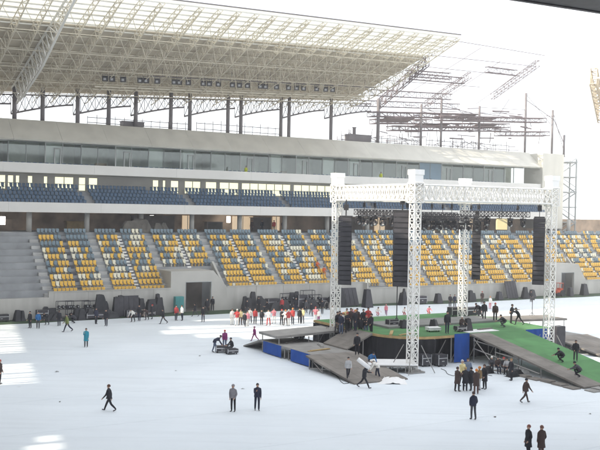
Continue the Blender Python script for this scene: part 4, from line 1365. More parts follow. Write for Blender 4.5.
for x in (-.0, .6):
    for y in (-.38, .38): b.tube(T(x, y, 1.0), T(x, y, 2.0), .03, 4)
b.box((-.1, -.45, 2.0), (.7, .45, 2.06), T); b.build('canopy', M_red, t)
# cases by the far end of the left platform ramp
flight_case(gp(222, 352.5), 'open black case beside the bent worker at the foot of the left far ramp', 1.1, .7, .6, .2, grp='black cases at the foot of the left ramp')
flight_case(gp(231.5, 354), 'black case under the seated worker at the foot of the left far ramp', 1.0, .7, .48, .5, grp='black cases at the foot of the left ramp')
flight_case(gp(392, 326, HD), 'low black case on the green stage at the foot of the lighting mast', 1.0, .7, .6, .5, grp='black cases on the stage')
flight_case(gp(433, 331.5, HD), 'white topped case on the green stage right of the nearest tower', 1.2, .7, .4, .3, grp='black cases on the stage', m=M_tarp)
wedge_speaker(gp(404, 328, HD), 'blue grey monitor speaker on the stage left of the nearest tower', .9, .8, .7, .4, 'monitor speakers on the stage')
wedge_speaker(gp(434, 328.5, HD), 'black monitor speaker on the stage behind the white topped case', .8, .7, .8, 1.0, 'monitor speakers on the stage')
wedge_speaker(gp(468, 331, HD), 'black monitor speaker next to the seated man in a white helmet', .7, .6, 1.1, .4, 'monitor speakers on the stage')
flight_case(gp(460, 331.5, HD), 'black case under the seated man in a white helmet', .9, .7, .48, .4, grp='black cases on the stage')
flight_case(gp(456, 316, HD), 'black case on the stage next to the rear tower foot', 1.6, .8, .9, .5, grp='black cases on the stage')
flight_case(gp(472, 316, HD), 'long black case at the back edge of the stage right of the rear tower', 1.8, .8, .9, .5, grp='black cases on the stage')
# dark amplifier racks under the stage front
for px, lab in ((440, 'black amplifier rack in the dark gap under the stage front'), (424, 'second black amplifier rack under the stage front near the tower')):
    flight_case(gp(px, 366), lab, .9, .8, 1.0, .5, grp='amplifier racks under the stage')
# loose cables on the cover
def cable(pts, label):
    b = MB(); P = [Vector(gp(*q)) + Vector((0, 0, .02)) for q in pts]
    out = []
    for i in range(len(P) - 1):
        for k in range(6):
            t = k / 6; q = P[i].lerp(P[i + 1], t); q.x += .12 * math.sin(i * 2 + t * 6.28); out.append(q)
    out.append(P[-1]); b.path(out, .025, 5)
    o = b.build('cable', M_cable, None, P[0]); tag(o, label, 'cable')
cable([(372, 374), (356, 381), (345, 384), (330, 372)], 'thin black cable on the cover round the foot of the boarded ramp')
cable([(441, 369), (452, 376), (470, 372), (492, 376)], 'thin black cable on the cover below the blue skirt')

rl = random.Random(3); lit0 = None
for px, py in ((57, 372), (60, 402), (176, 371), (243, 389), (495, 417), (590, 414), (200, 356)):
    p = gp(px, py)
    if lit0 is None:
        b = MB(); b.add([p + Vector((.14 * math.cos(q) * (1 + .4 * (q % 2)), .11 * math.sin(q), .012 + .03 * (q % 3))) for q in range(6)] + [p + Vector((0, 0, .09))], [(q, (q + 1) % 6, 6) for q in range(6)])
        lit0 = b.build('litter_scrap', M_grime, None, p); o = lit0
    else:
        o = lit0.copy(); C.objects.link(o); o.location = p; o.rotation_euler = (0, 0, rl.uniform(0, 6)); k = rl.uniform(.35, .95); o.scale = (k, k * rl.uniform(.6, 1), .6)
    tag(o, 'small brown scrap of litter lying on the open white cover', 'litter', 'scraps of litter on the cover')

# ------------------------------------------------------------------ people
pend = []
def cmat(c): return mat('cloth_%02d_%02d_%02d' % tuple(int(x * 99) for x in c), c, .85, .15, 6)
BLK = (.020, .020, .026); NAVY = (.022, .026, .050); BRN = (.060, .038, .034); GRY = (.24, .23, .25); DGR = (.06, .06, .068)
TEAL = (.03, .25, .34); BLU = (.03, .14, .34); OLV = (.14, .17, .05); RED = (.42, .05, .05); WHT = (.74, .72, .68); PUR = (.22, .03, .14); PNK = (.62, .22, .26)
CRM = (.68, .58, .30); ORG = (.55, .20, .04); JNS = (.10, .13, .20); LGY = (.42, .42, .43); HIV = (.55, .62, .05)

def person(loc, face, pose, top, legs, hair, label, h=1.75, carry=None, coat=False, hat=False, grp=None, z=0.0):
    rr = random.Random(label)
    loc = Vector(loc) + Vector((0, 0, z))
    k = h / 1.75
    q_ = rr.uniform(-.16, .16); th = [0.04 + q_, -0.03 - q_ * .6]; kn = [.05 + abs(q_) * .8, .06]; lean = rr.uniform(-.02, .10); arms = [(rr.uniform(-.15, .3), rr.uniform(.12, .9), rr.uniform(.06, .22)), (rr.uniform(-.15, .3), rr.uniform(.12, .7), rr.uniform(.06, .22))]; tw = rr.uniform(-.1, .1); headp = .1
    if pose == 'walk':
        sgn = rr.choice((-1, 1)); th = [.46 * sgn, -.40 * sgn]; kn = [.10 if sgn > 0 else .42, .10 if sgn < 0 else .42]; lean = .09
        arms = [(-.38 * sgn, .35, .1), (.38 * sgn, .35, .1)]
    elif pose == 'pockets': arms = [(-.18, .75, .22), (-.16, .8, .22)]
    elif pose == 'phone': arms = [(.55, 1.75, .05), (.05, .3, .1)]; headp = .35
    elif pose == 'fold': arms = [(.35, 1.6, .05), (.38, 1.55, .05)]
    elif pose == 'bend': lean = 1.0; th = [.25, -.1]; kn = [.25, .25]; arms = [(.15, .25, .1), (.3, .2, .1)]; headp = -.1
    elif pose == 'sit': th = [1.45, 1.40]; kn = [1.40, 1.30]; lean = .25; arms = [(.55, .75, .12), (.6, .7, .12)]
    elif pose == 'crouch': th = [1.75, 1.15]; kn = [2.25, 2.2]; lean = .75; arms = [(.7, .4, .12), (.9, .3, .12)]; headp = -.1
    elif pose == 'push': lean = .5; th = [.5, -.5]; kn = [.35, .25]; arms = [(1.25, .25, .1), (1.3, .2, .1)]
    elif pose == 'carry': 
        th = [.5, -.45]; kn = [.1, .45]; lean = .12; arms = [(2.0, 1.9, .25), (.7, .9, .15)]
    elif pose == 'reach': arms = [(1.3, .2, .15), (.4, .5, .1)]; lean = .15
    elif pose == 'play': arms = [(.55, 1.3, .5), (.75, 1.25, .35)]; th = [.25, -.2]
    V = []; E = []; RAD = []; REG = []
    def v(p, r, reg, par=None):
        V.append(Vector(p)); RAD.append(r); REG.append(reg)
        if par is not None: E.append((par, len(V) - 1))
        return len(V) - 1
    T_, P_, S_, H_ = 0, 1, 2, 3       # top, pants, skin, shoes
    pel = Vector((0, 0, .95))
    def tor(d, x=0, y=0):             # point on the torso axis, distance d above the pelvis
        l = lean * min(1, d / .25)
        return pel + Vector((x, math.sin(l) * d + math.cos(l) * y, math.cos(l) * d - math.sin(l) * y))
    i0 = v(pel, (.155, .115), P_)
    i1 = v(tor(.14), (.150, .105), T_, i0)
    i2 = v(tor(.30), (.165, .115), T_, i1)
    i3 = v(tor(.43), (.150, .105), T_, i2)
    i4 = v(tor(.52), (.065, .062), S_, i3)
    hd = lean * .5 - headp * .3
    nb = tor(.52)
    def hp(d, y=0): return nb + Vector((0, math.sin(hd) * d + y * math.cos(hd), math.cos(hd) * d - y * math.sin(hd)))
    i5 = v(hp(.075, .008), (.070, .078), S_, i4)
    i6 = v(hp(.15, .012), (.082, .098), S_, i5)
    i7 = v(hp(.225, .0), (.066, .080), S_, i6)
    v(hp(.125, .118), (.014, .016), S_, i6)                            # nose
    for sx in (-1, 1): v(hp(.14, -.005) + Vector((sx * .088, 0, 0)), (.014, .02), S_, i6)    # ears
    lowest = 9
    hands = []
    for j, sx in enumerate((1, -1)):
        hip = pel + Vector((sx * .095, 0, -.05))
        a = v(hip, (.098, .10), P_, i0)
        d1 = Vector((sx * .03, math.sin(th[j]), -math.cos(th[j]))); kne = hip + d1 * .42
        bq = v(hip + d1 * .21, (.082, .085), P_, a)
        bk = v(kne, (.074, .076), P_, bq)
        an = th[j] - kn[j]; d2 = Vector((0, math.sin(an), -math.cos(an))); ank = kne + d2 * .40
        bc = v(kne + d2 * .18, (.066, .070), P_, bk)
        bb = v(ank, (.056, .060), P_, bc)
        fa = max(-.5, min(.6, an * .6))
        if pose in ('sit', 'crouch'): fa = 0
        heel = ank + Vector((0, -.02, -.06)); toe = ank + Vector((sx * .02, .19 * math.cos(fa), -.065 + .19 * math.sin(fa)))
        bh = v(heel, (.042, .036), H_, bb); v(toe, (.040, .026), H_, bh)
        lowest = min(lowest, heel.z - .036, toe.z - .026)
        # arm
        sw_, el, sp = arms[j]; sh = tor(.42, sx * .185)
        la = lean * .15
        s0 = v(sh, (.074, .076), T_, i3)
        def ad(an_, spl): return Vector((sx * math.sin(spl), math.cos(spl) * math.sin(an_), -math.cos(spl) * math.cos(an_)))
        e1 = sh + ad(sw_ + la, sp) * .29
        s1 = v(e1, (.058, .060), T_, s0)
        inward = -sx * (.35 if el > .7 else .05)
        f = ad(sw_ + la + el, sp * .3) + Vector((inward, 0, 0)); f.normalize()
        w1 = e1 + f * .25
        s2 = v(w1, (.040, .042), T_, s1)
        pm = w1 + f * .075
        s3 = v(pm, (.040, .020), S_, s2)
        sidev = f.cross(Vector((sx, 0, .01))); sidev = sidev.normalized() if sidev.length > .01 else Vector((0, 1, 0))
        curl = f.cross(sidev).normalized() * (-sx)
        for q in range(4):
            off = sidev * (.027 - .018 * q); ln = (.072, .082, .076, .058)[q]
            k1 = v(pm + off + f * .045, (.0095, .0095), S_, s3)
            v(pm + off + f * (.045 + ln * .5) + curl * ln * .18, (.0085, .0085), S_, k1)
            v(pm + off + f * (.045 + ln * .8) + curl * ln * .5, (.0075, .0075), S_, len(V) - 1)
        tb = v(pm - f * .03 + sidev * .045, (.011, .011), S_, s3); v(pm + f * .02 + sidev * .066 + curl * .02, (.009, .009), S_, tb)
        hands.append(pm)
    if pose == 'sit': lowest = 0.40 - .0 if False else lowest
    me = bpy.data.meshes.new('person_body')
    me.from_pydata([tuple((p - Vector((0, 0, lowest))) * k) for p in V], E, [])
    o = bpy.data.objects.new('person', me); C.objects.link(o)
    sk = o.modifiers.new('skin', 'SKIN'); sk.use_smooth_shade = True
    sb = o.modifiers.new('sub', 'SUBSURF'); sb.levels = 1; sb.render_levels = 1
    lay = me.skin_vertices[0].data
    for i, r in enumerate(RAD): lay[i].radius = (r[0] * k, r[1] * k); lay[i].use_root = (i == 0)
    o.location = loc; o.rotation_euler = (0, 0, R(face - 90 + rr.uniform(-18, 18) * (pose != 'carry')))
    tag(o, label, 'person', grp)
    segs = [((V[a] - Vector((0, 0, lowest))) * k, (V[c] - Vector((0, 0, lowest))) * k, RAD[a][0] * k, RAD[c][0] * k, REG[a], REG[c]) for a, c in E]
    pend.append((o, segs, [cmat(top), cmat(legs), M_skin, M_black2]))
    Z = lambda p: (p - Vector((0, 0, lowest))) * k
    def child(mb, name, m_):
        ob = mb.build(name, m_); ob.parent = o; return ob
    # hair or hat: a cap that follows the skull
    b = MB(); vs = []; fs = []; n = 10; rows = 5
    for r_ in range(rows + 1):
        ph = (math.pi * .58) * r_ / rows
        for i in range(n):
            a = 2 * math.pi * i / n
            x = math.sin(ph) * math.cos(a) * .100; y = math.sin(ph) * math.sin(a) * .118; zz = .155 + math.cos(ph) * .128
            if y > .03 and r_ >= rows - 1: zz += .05; y *= .94
            if hat: x *= 1.06; y *= 1.06
            q = hp(zz, y - .012); vs.append(Z(q + Vector((x, 0, 0))))
    for r_ in range(rows):
        for i in range(n): fs.append((r_ * n + i, (r_ + 1) * n + i, (r_ + 1) * n + (i + 1) % n, r_ * n + (i + 1) % n))
    b.add(vs, fs, 0, True); child(b, 'hat' if hat else 'hair', cmat(hair))
    b = MB()
    for sx in (-1, 1): b.ball(Z(hp(.150, .098) + Vector((sx * .032, 0, 0))), .012 * k, 6, 4)
    b.tube(Z(hp(.150, .094) + Vector((-.03, 0, 0))), Z(hp(.150, .094) + Vector((.03, 0, 0))), .003 * k, 4)
    child(b, 'eyes', M_eye)
    b = MB(); b.ball(Z(hp(.072, .084)), .02 * k, 6, 4, (1.2, .4, .35)); child(b, 'mouth', M_lip)
    # jacket: a shell round the torso with a hem
    rings = [(-.16 if coat else -.10, .205, .165), (.0, .205, .162), (.12, .195, .155), (.28, .222, .168), (.40, .205, .150), (.465, .120, .105), (.51, .086, .085)]
    if coat: rings = [(-.40, .235, .19)] + rings
    if pose in ('sit', 'crouch'): rings = rings[2:] if coat else rings[1:]
    b = MB(); vs = []; fs = []; n = 14
    for (d, rx, ry) in rings:
        for i in range(n):
            a = 2 * math.pi * i / n
            wob = 1 + .035 * math.sin(3 * a + d * 9 + len(label)) 
            if d < 0: q = pel + Vector((math.cos(a) * rx * wob, math.sin(a) * ry * wob * (1.25 if pose == 'walk' else 1), d))
            else: q = tor(d, math.cos(a) * rx * wob, math.sin(a) * ry * wob)
            vs.append(Z(q))
    for r_ in range(len(rings) - 1):
        for i in range(n): fs.append((r_ * n + i, r_ * n + (i + 1) % n, (r_ + 1) * n + (i + 1) % n, (r_ + 1) * n + i))
    b.add(vs, fs, 0, True); child(b, 'jacket', cmat(top))
    if carry == 'tube':
        c1 = o.matrix_basis @ Z(hands[0] + Vector((.02, -.5, -.16)))
        mw = Matrix.Translation(loc) @ Matrix.Rotation(R(face - 90), 4, 'Z')
        c1 = mw @ Z(hands[0] + Vector((0, -.55, .42))); c2 = mw @ Z(hands[0] + Vector((0, .30, -.20)))
        b = MB(); b.tube(c1, c2, .16, 12, smooth=True); tag(b.build('rolled_sheet', M_tarp, None, c2), 'white rolled sheet carried on the shoulder of the striding man in black', 'roll')
    return o
def pg(px, py, *a, hz=0.0, **kw): return person(gp(px, py, hz), *a, **kw)

# on the open cover
pg(109, 411, 185, 'walk', BLK, BLK, (.12, .06, .04), 'person in black jacket and black trousers walking left alone on the near cover')
pg(233, 411.5, 250, 'pockets', GRY, BLK, GRY, 'person in a grey hooded top and dark trousers near centre of the cover', hat=True)
pg(257, 410.5, 290, 'phone', NAVY, NAVY, BLK, 'person in dark navy jacket with raised hand right of the grey hooded one')
pg(473, 419.5, 100, 'pockets', NAVY, DGR, BRN, 'person in navy jacket standing with feet apart below the huddled group')
pg(525.5, 403, 20, 'walk', BRN, BRN, BLK, 'person in dark brown jacket striding right beyond the huddled group')
pg(528, 457, 200, 'pockets', BLK, BLK, (.25, .1, .08), 'stout person in a black coat at the bottom edge, left of a pair', 1.72, coat=True)
pg(541, 458, 95, 'pockets', BRN, (.10, .06, .05), (.2, .1, .08), 'person in a dark coat at the bottom edge, right of a pair', 1.74, coat=True)
pg(-.5, 384, 0, 'pockets', BRN, BLK, RED, 'person in dark clothes cut by the left edge of the picture')
pg(86, 347, 270, 'phone', TEAL, DGR, BRN, 'person in a bright teal jacket alone on the far left cover', 1.72, coat=True)
pg(30, 328, 240, 'stand', BLK, BLK, BLK, 'person in black beside the one in blue at far left')
pg(38, 328.5, 290, 'stand', BLU, DGR, BRN, 'person in a blue jacket beside the one in black at far left')
pg(67, 332, 200, 'walk', OLV, NAVY, BLK, 'person in an olive green jacket striding in front of the lamp racks', 1.9)
pg(106, 326, 270, 'stand', BLK, NAVY, BLK, 'person in black standing before the tall pointed heap', 1.8)
pg(133, 322, 250, 'bend', WHT, BLK, BLK, 'person in a pale top bending before the big dark panel')
pg(163, 324, 200, 'walk', BLK, DGR, BLK, 'small dark figure walking left of the red and white pair by the tunnel', 1.7)
pg(176, 320.5, 290, 'stand', RED, NAVY, BLK, 'person in a red jacket left of the tunnel')
pg(182, 320.5, 240, 'stand', WHT, NAVY, BRN, 'person in a white jacket left of the tunnel')
pg(195, 316.5, 200, 'walk', BLK, DGR, BLK, 'dark figure in front of the tunnel opening', 1.6)
pg(203, 322, 260, 'stand', BLK, NAVY, BLK, 'dark clothed person in front of the tunnel nearest the camera')
pg(207, 314, 280, 'stand', BLK, BLK, BLK, 'person in black at the right side of the tunnel mouth, left of two', 1.9)
pg(212.5, 311, 250, 'stand', BLK, BLK, BRN, 'person in black at the right side of the tunnel mouth, right of two', 1.8)
pg(258.5, 311, 270, 'stand', BLK, BLK, BLK, 'person in black by the wall right of the broad dark heap')
pg(282, 311, 270, 'stand', RED, BLK, BLK, 'person in red by the wall between the flight cases and the lamp rack', 1.65)
# the dancers in the sun strip
pg(232, 325, 280, 'stand', WHT, WHT, BRN, 'leftmost performer of the costumed row, in a white top', 1.8, hat=True)
pg(237, 325.5, 250, 'play', RED, WHT, WHT, 'performer with a white hat and red top, second from left in the row', 1.8, hat=True)
pg(240.5, 325, 300, 'stand', CRM, BRN, BRN, 'performer in a cream jacket close beside the white hat')
pg(244.5, 326.5, 250, 'walk', BLK, BLK, BLK, 'dark clothed person within the left part of the costumed row', 1.6)
pg(250, 323.5, 270, 'play', WHT, DGR, BLK, 'performer in a white blouse beside the one in red vest')
pg(255, 324, 280, 'stand', RED, BLK, BRN, 'performer in red vest left of the lone figure in black')
pg(261.5, 325, 270, 'stand', BLK, BLK, BLK, 'lone figure in black in the middle of the costumed row', 1.7)
pg(274, 323.5, 260, 'play', PNK, WHT, BLK, 'performer in pink top and white trousers in the row')
pg(281.5, 325, 290, 'stand', BLK, BLK, RED, 'performer in black with a red hat', hat=True)
pg(285.5, 325.5, 250, 'play', WHT, BRN, ORG, 'performer in white with orange hair band beside the red hat', hat=True)
pg(292.5, 324.5, 270, 'stand', RED, NAVY, ORG, 'performer in a bright red jacket and dark blue trousers', 1.85)
pg(299.5, 323.5, 280, 'stand', BLK, BLK, BLK, 'person in black just left of the cream jacket at the right of the row')
pg(302.5, 323.5, 260, 'stand', CRM, DGR, BLK, 'person in a pale cream jacket at the right of the costumed row', 1.8)
pg(315.5, 322, 270, 'play', PNK, WHT, RED, 'performer in pale pink left of the crowd at the far left tower', hat=True)
pg(318.5, 322.5, 300, 'stand', WHT, PUR, BRN, 'performer in white with a purple skirt left of the far left tower', 1.5)
pg(332, 321, 270, 'stand', WHT, WHT, BRN, 'person all in white in front of the far left tower', 1.8)
pg(254.5, 341, 200, 'walk', PUR, PUR, PUR, 'child in a purple coat walking below the costumed row', 1.48, hat=True)
pg(214.5, 352.5, 20, 'bend', NAVY, JNS, BLK, 'bending worker in navy and jeans at the foot of the left far ramp', 1.8).rotation_euler.z += 0
pg(224.5, 349, 280, 'stand', PUR, JNS, RED, 'worker in a crimson jacket at the foot of the left far ramp', hat=True)
pg(232, 353, 200, 'sit', BLK, DGR, BLK, 'seated worker in black at the foot of the left far ramp', z=.0)
# round the left tower and on the path
pg(339.5, 331, 270, 'stand', BLK, BLK, BLK, 'person in black at the left of the crowd behind the walkway', 1.8, hz=2.05)
pg(343, 332, 300, 'play', WHT, BRN, ORG, 'person in a white top with orange hat in the crowd behind the walkway', hat=True, hz=2.05)
pg(346.5, 328, 250, 'stand', CRM, DGR, BLK, 'person in a cream top in the crowd behind the walkway', hz=HD)
pg(352, 327.5, 280, 'stand', PNK, WHT, WHT, 'person with white hat and pink top in the crowd behind the walkway', hat=True, hz=HD)
pg(357, 328.5, 260, 'stand', BRN, BLK, BLK, 'person in dark brown in the crowd behind the walkway', 1.8, hz=HD)
pg(349, 341, 100, 'stand', DGR, LGY, BLK, 'person in a dark top and pale jeans seen from behind on the left walkway', hz=1.3, h=1.95)
pg(360, 338, 280, 'stand', BLK, BLK, BRN, 'person in black standing at the top of the sloping path, left of three', hz=1.6, h=1.9)
pg(366, 336, 250, 'fold', BLK, JNS, RED, 'person in black with red cap atop the sloping path, middle of three', hz=1.9, h=1.85, hat=True)
pg(371, 335, 200, 'stand', BLK, BLK, BLK, 'person in black at the top of the sloping path, right of three', hz=2.1, h=1.85)
pg(357, 355, 250, 'stand', BLK, BLK, BLK, 'person in black on the boards at the top of the brown ramp', hz=1.12, h=1.8)
pg(370, 370, 300, 'bend', BLU, NAVY, BLK, 'worker in a bright blue jacket bending by the white topped platform', 1.8)
pg(348, 378, 280, 'walk', LGY, BLK, BLK, 'person in a light grey jacket on the brown boarded ramp', hz=.35, h=1.65)
pg(364, 388, 350, 'carry', BLK, BLK, BLK, 'striding man in black carrying a white roll on his shoulder', carry='tube', h=1.8)
pg(377.5, 379, 200, 'bend', WHT, NAVY, WHT, 'worker in white bending over the crumpled white sheet', hat=True)
pg(386, 315.5, 260, 'walk', PNK, PUR, PNK, 'child in a pink jacket behind the left part of the green stage', 1.45, hat=True)
pg(377, 316, 270, 'crouch', WHT, PNK, BLK, 'crouching figure in white and pink behind the green stage, left of the mast')
pg(403.5, 316, 270, 'crouch', WHT, RED, BLK, 'crouching figure in white and red behind the green stage, right of the mast')
pg(428, 315, 270, 'crouch', PNK, RED, BLK, 'crouching figure in pink behind the green stage right of the nearest tower')
# on stage
pg(447, 333.5, 270, 'stand', BLK, NAVY, BLK, 'man in black standing at the stage front above the blue skirt', hz=HD, h=1.95)
pg(461, 331, 280, 'sit', BRN, DGR, WHT, 'seated man in a white helmet on the stage', hz=HD, hat=True, h=1.7)
pg(484, 320.5, 270, 'stand', BLK, BLK, BLK, 'man in black at the stage back, leftmost of three before the bright cover', hz=HD, h=1.85)
pg(480, 318, 200, 'bend', BLK, DGR, BLK, 'bending man in black beside the rear tower on stage', hz=HD, h=1.75)
pg(495, 322, 270, 'stand', BRN, BLK, RED, 'man in dark brown at the stage back, middle of three before the bright cover', hz=HD, h=1.85)
pg(511, 323.5, 340, 'reach', BLK, BLK, BRN, 'man in black on the stage reaching right in front of the bright cover', hz=HD, h=1.85)
pg(518.5, 325, 180, 'push', BLK, BLK, BLK, 'man in black leaning left towards the reaching man', hz=HD, h=1.75)
pg(505, 327, 180, 'crouch', BLK, DGR, BLK, 'crouching man in black on the stage at the top of the green ramp', hz=HD, h=1.75)
pg(490, 309, 270, 'stand', WHT, PNK, ORG, 'person in white and pink on the bright cover behind the stage', h=1.7)
pg(450, 307, 270, 'stand', BLK, BLK, BLK, 'person in black by the wall left of the rear tower, left of two', 1.7)
pg(454.5, 307, 250, 'stand', NAVY, BLK, BRN, 'person in navy by the wall left of the rear tower, right of two', 1.7)
pg(482, 304, 270, 'stand', BRN, BRN, RED, 'person in dark red by the wall right of the rear tower', 1.8, hat=True)
pg(553, 300, 270, 'stand', BLK, DGR, BLK, 'person in black by the wall left of the right tunnel', 1.7)
pg(531, 302, 270, 'stand', BLK, BLK, BRN, 'person in black by the right wall next to the dark speakers', 1.6)
# huddled group at the stage front
pg(457, 391.5, 30, 'fold', BRN, BLK, BRN, 'leftmost of the huddled group, in a dark brown coat', 1.78, coat=True)
pg(462, 386, 300, 'stand', CRM, DGR, LGY, 'fair haired person in a cream jacket at the back of the huddled group', 1.95)
pg(467.5, 384, 250, 'stand', (.16, .20, .28), NAVY, BLK, 'person in a grey blue jacket at the back of the huddled group', 1.95)
pg(465, 391, 80, 'pockets', BLK, BLK, (.40, .28, .12), 'blond person in a black coat seen from behind in the huddled group', 1.75, coat=True)
pg(471, 390.5, 120, 'stand', BLK, DGR, BLK, 'short person in a black coat at the middle of the huddled group', 1.7, coat=True)
pg(476, 394, 100, 'fold', BRN, (.10, .05, .045), ORG, 'person with an orange hat at the front of the huddled group', 1.8, coat=True, hat=True)
pg(479.5, 390, 140, 'stand', (.20, .13, .06), LGY, ORG, 'person in a tan jacket behind the orange hat in the huddled group', 1.72, hat=True)
pg(484.5, 389, 190, 'pockets', BLK, BLK, BRN, 'rightmost of the huddled group, in a black coat', 1.82, coat=True)
pg(511, 380.5, 200, 'stand', BLK, BLK, (.30, .18, .08), 'person in black standing before the seated workers under the ramp', 1.7, coat=True)
pg(491.5, 372.5, 240, 'sit', DGR, BLK, WHT, 'seated worker in a white cap under the ramp, leftmost of four', 1.7, hat=True)
pg(497, 373, 270, 'sit', BRN, NAVY, BLK, 'seated worker in brown under the ramp, second of four', 1.7)
pg(502.5, 373.5, 280, 'sit', BLK, DGR, RED, 'seated worker with a red cap under the ramp, third of four', 1.7, hat=True)
pg(507, 374, 250, 'sit', LGY, BLK, BLK, 'seated worker in a light grey jacket under the ramp, rightmost of four', 1.7)
def onramp(px, py, it=6):
    h = 1.0
    for _ in range(it):
        p = gp(px, py, h); q = Vector((p.x, p.y)) - N0; vv = q.dot(dV); h = max(.1, min(HD, hr(vv)))
    return h
pg(563, 362, 200, 'crouch', BLK, BLK, BLK, 'crouching man in black highest on the green ramp', hz=onramp(563, 362) + .02, h=1.75)
pg(575.5, 361, 250, 'stand', BLK, DGR, BRN, 'man in black standing on the green ramp', hz=onramp(575.5, 361) + .02, h=1.7)
pg(580, 377, 160, 'crouch', DGR, BLK, BLK, 'crouching man in dark grey lowest on the ramp boards', hz=onramp(580, 377) + .02, h=1.8)
# in the stand
for px, py, top, lab in ((245, 167, HIV, 'person in a yellow safety vest on the box balcony left of centre'), (380, 176, HIV, 'person in a yellow safety vest on the box balcony above the truss')):
    s = s_at(px, 13.0); person(F(s, 13.0, 17.1), 270, 'stand', top, NAVY, BLK, lab, 1.8)
for i, (px, lab) in enumerate(((252, 'dark figure in the concourse left of the middle columns'), (262, 'dark figure in the concourse behind the middle blue seats'), (274, 'third dark figure from the left in the middle of the concourse'), (283, 'dark figure in the concourse nearest the lit doorway'))):
    s = s_at(px, MT + 3); person(F(s, MT + 3, HT), 260 + 10 * i, 'stand', (BRN, BLK, RED, NAVY)[i], BLK, BLK, lab, 1.75)
for px, k, lab in ((318, 3, 'orange jacketed person sitting among the seats near the far left tower, upper of two'), (325, 2, 'orange jacketed person sitting among the seats near the far left tower, lower of two')):
    s = s_at(px, mrow(k)); person(F(s, mrow(k) + .1, hrow(k)), 270 + 31, 'sit', (.60, .13, .03), ORG, BLK, lab, 1.7, z=.0)

for i, (px, py, face, pose, top, legs, hair, lab) in enumerate((
    (47, 325, 250, 'bend', BLK, DGR, BLK, 'dark worker bending over gear at the left lamp rack'),
    (59, 326, 120, 'stand', BLK, BLK, BRN, 'dark worker with back turned before the left lamp rack'),
    (75, 323, 200, 'crouch', DGR, BLK, BLK, 'crouching worker before the wide middle lamp rack'),
    (96, 324, 300, 'stand', NAVY, BLK, BLK, 'worker in navy at the right lamp rack'),
    (139, 321, 270, 'stand', BLK, NAVY, BLK, 'worker in black right of the big dark panel'),
    (147, 320, 230, 'bend', BRN, BLK, BLK, 'worker in brown bending by the cable drum on the turf'),
    (152, 319, 180, 'stand', BLK, BLK, RED, 'worker with red cap before the humped dark heap'),
    (247, 314, 280, 'stand', BLK, DGR, BLK, 'dark figure before the broad dark heap right of the tunnel'),
    (268, 312, 200, 'sit', BLK, BLK, BLK, 'dark figure seated at the long flight case below the middle seats'),
    (296, 312, 250, 'stand', BLK, NAVY, BLK, 'dark figure by the tall dark heap behind the performers'),
    (306, 313, 290, 'stand', DGR, BLK, BRN, 'grey clad figure before the tall black flight case'),
    (311, 316, 270, 'walk', BLK, BLK, BLK, 'dark figure walking before the high lamp rack'),
    (322, 314, 260, 'stand', BLK, BLK, BLK, 'dark figure standing at the lower lamp rack near the far left tower'),
    (268.5, 325.5, 240, 'play', WHT, RED, BLK, 'performer in a white top and red trousers in the row'),
    (288.5, 326, 270, 'play', RED, WHT, WHT, 'performer in a red waistcoat with white hat left of the bright red jacket'),
    (247.5, 326, 300, 'stand', PNK, WHT, BRN, 'performer in pink before the white blouse at the left of the row'))):
    pg(px, py, face, pose, top, legs, hair, lab, 1.62 + .05 * (i % 5), hat=i % 3 == 0)
for px, py, hz_, face, pose, top, legs, hair, lab in (
    (337, 332.5, 2.05, 300, 'stand', BLK, DGR, BLK, 'dark person at the left end of the crowd on the walkway'),
    (341, 334, 2.05, 250, 'pockets', NAVY, JNS, BRN, 'person in navy and jeans at the front of the crowd on the walkway'),
    (347, 333, 2.05, 270, 'fold', BLK, BLK, RED, 'person in black with red cap in the crowd on the walkway'),
    (350.5, 329, HD, 290, 'stand', BRN, BLK, BLK, 'person in brown at the rear of the crowd by the far left tower'),
    (355, 331, HD, 240, 'stand', BLK, NAVY, ORG, 'person in black with orange hat in the crowd on the stage edge'),
    (363, 330, HD, 270, 'stand', BLK, BLK, BLK, 'dark person behind the three at the top of the sloping path'),
    (368, 328, HD, 260, 'play', RED, BLK, BLK, 'person in red behind the three at the top of the sloping path')):
    pg(px, py, face, pose, top, legs, hair, lab, 1.85, hz=hz_, hat=hair in (RED, ORG))
# clutter on the left platform, path and stage
for i, (u, v, h, a, L, m_, lab) in enumerate(((-4.4, 11.8, 1.105, .7, 3.2, M_board, 'long plank lying skewed on the left platform'), (-4.8, 6.5, 1.105, .2, 2.4, M_wood, 'yellow plank on the left platform near its ramp'),
        (-3.4, 8.6, 1.105, 1.2, 2.0, M_boardl, 'grey plank on the left platform before the sloping path'), (1.5, 5.0, HD + .005, .9, 2.6, M_wood, 'yellow plank on the rounded stage corner'),
        (2.4, 3.9, HD + .005, .3, 2.2, M_wood, 'second yellow plank on the rounded stage corner near the tower'), (10.8, 3.6, HD + .06, .1, 1.8, M_board, 'brown plank on the white board at the ramp head'))):
    p = Vector(G(u, v, h)); T = FT(p, B_ + a)
    b = MB(); b.box((-L / 2, -.13, 0), (L / 2, .13, .05), T); b.box((-L / 2 + .2, -.16, .052), (L / 2 - .1, .06, .1), T)
    o = b.build('plank', m_, None, p); tag(o, lab, 'plank', 'loose planks on the stage')
flight_case(Vector(G(-3.2, 12.6, 1.1)), 'small black case under the raised walkway on the left platform', .8, .6, .6, .9, grp='black cases on the stage')
covered_heap(Vector(G(-5.3, 8.9, .51)), 'dark bundle between the two blue skirts of the left platform', 1.0, .8, .5, 31)
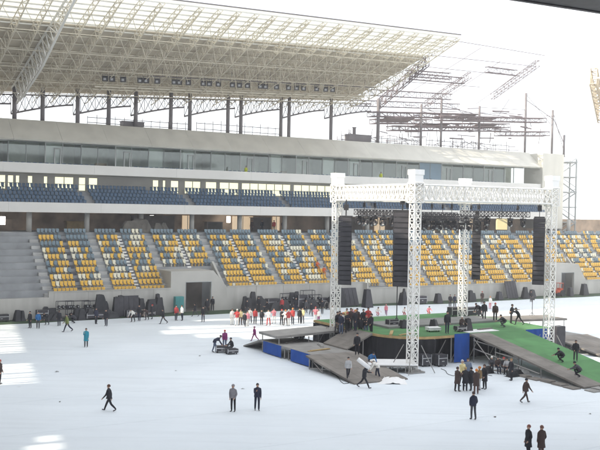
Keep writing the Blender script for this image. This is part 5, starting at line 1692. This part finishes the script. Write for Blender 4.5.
covered_heap(Vector(G(1.2, 10.2, HD)), 'dark heap on the stage behind the crowd near the far left tower', 1.6, 1.2, .9, 32)
covered_heap(gp(487, 373), 'dark bundle on the cover left of the seated workers under the ramp', 1.2, .8, .6, 33)
covered_heap(gp(516, 376), 'long dark bundle on the cover right of the seated workers', 2.0, .8, .5, 34)
covered_heap(Vector(G(3.0, 14.0, HD)), 'dark heap at the back left of the green stage', 2.0, 1.2, .8, 35)

# turn the skinned skeletons into bodies and dress them
dg = bpy.context.evaluated_depsgraph_get()
dg.update()
for o, segs, ms in pend:
    ev = o.evaluated_get(dg)
    me = bpy.data.meshes.new_from_object(ev, depsgraph=dg)
    old = o.data
    o.modifiers.clear()
    o.data = me
    me.name = 'person_body'
    bpy.data.meshes.remove(old)
    me.materials.clear()
    for m in ms: me.materials.append(m)
    idx = []
    for p in me.polygons:
        c = p.center; best = 1e9; reg = 0
        for a, d, r0, r1, g0, g1 in segs:
            ab = d - a; t = max(0, min(1, (c - a).dot(ab) / max(1e-9, ab.length_squared)))
            dist = (c - (a + ab * t)).length - (r0 + (r1 - r0) * t)
            if dist < best: best = dist; reg = g1 if t > .45 else g0
        idx.append(reg)
    me.polygons.foreach_set('material_index', idx)
    me.polygons.foreach_set('use_smooth', [True] * len(idx))
    me.update()
print('objects', len(bpy.data.objects), 'seats', len(allseats), 'individual', len(indiv))

# ------------------------------------------------------------------ thin haze volume, added to stand in for veiling glare
b = MB(); b.box((-520, -270, -1.2), (520, 820, 46))
hz = b.build('haze', M_black); hz['kind'] = 'stuff'
hm = bpy.data.materials.new('haze'); hm.use_nodes = True
t = hm.node_tree; t.nodes.clear()
o_ = t.nodes.new('ShaderNodeOutputMaterial'); pv = t.nodes.new('ShaderNodeVolumePrincipled')
pv.inputs['Color'].default_value = (.93, .95, 1.0, 1); pv.inputs['Density'].default_value = HAZE
t.links.new(pv.outputs[0], o_.inputs['Volume'])
hz.data.materials.clear(); hz.data.materials.append(hm)
for o in bpy.data.objects:
    if 'label' in o.keys() and len(o['label'].split()) > 16: print('LONG', o['label'])
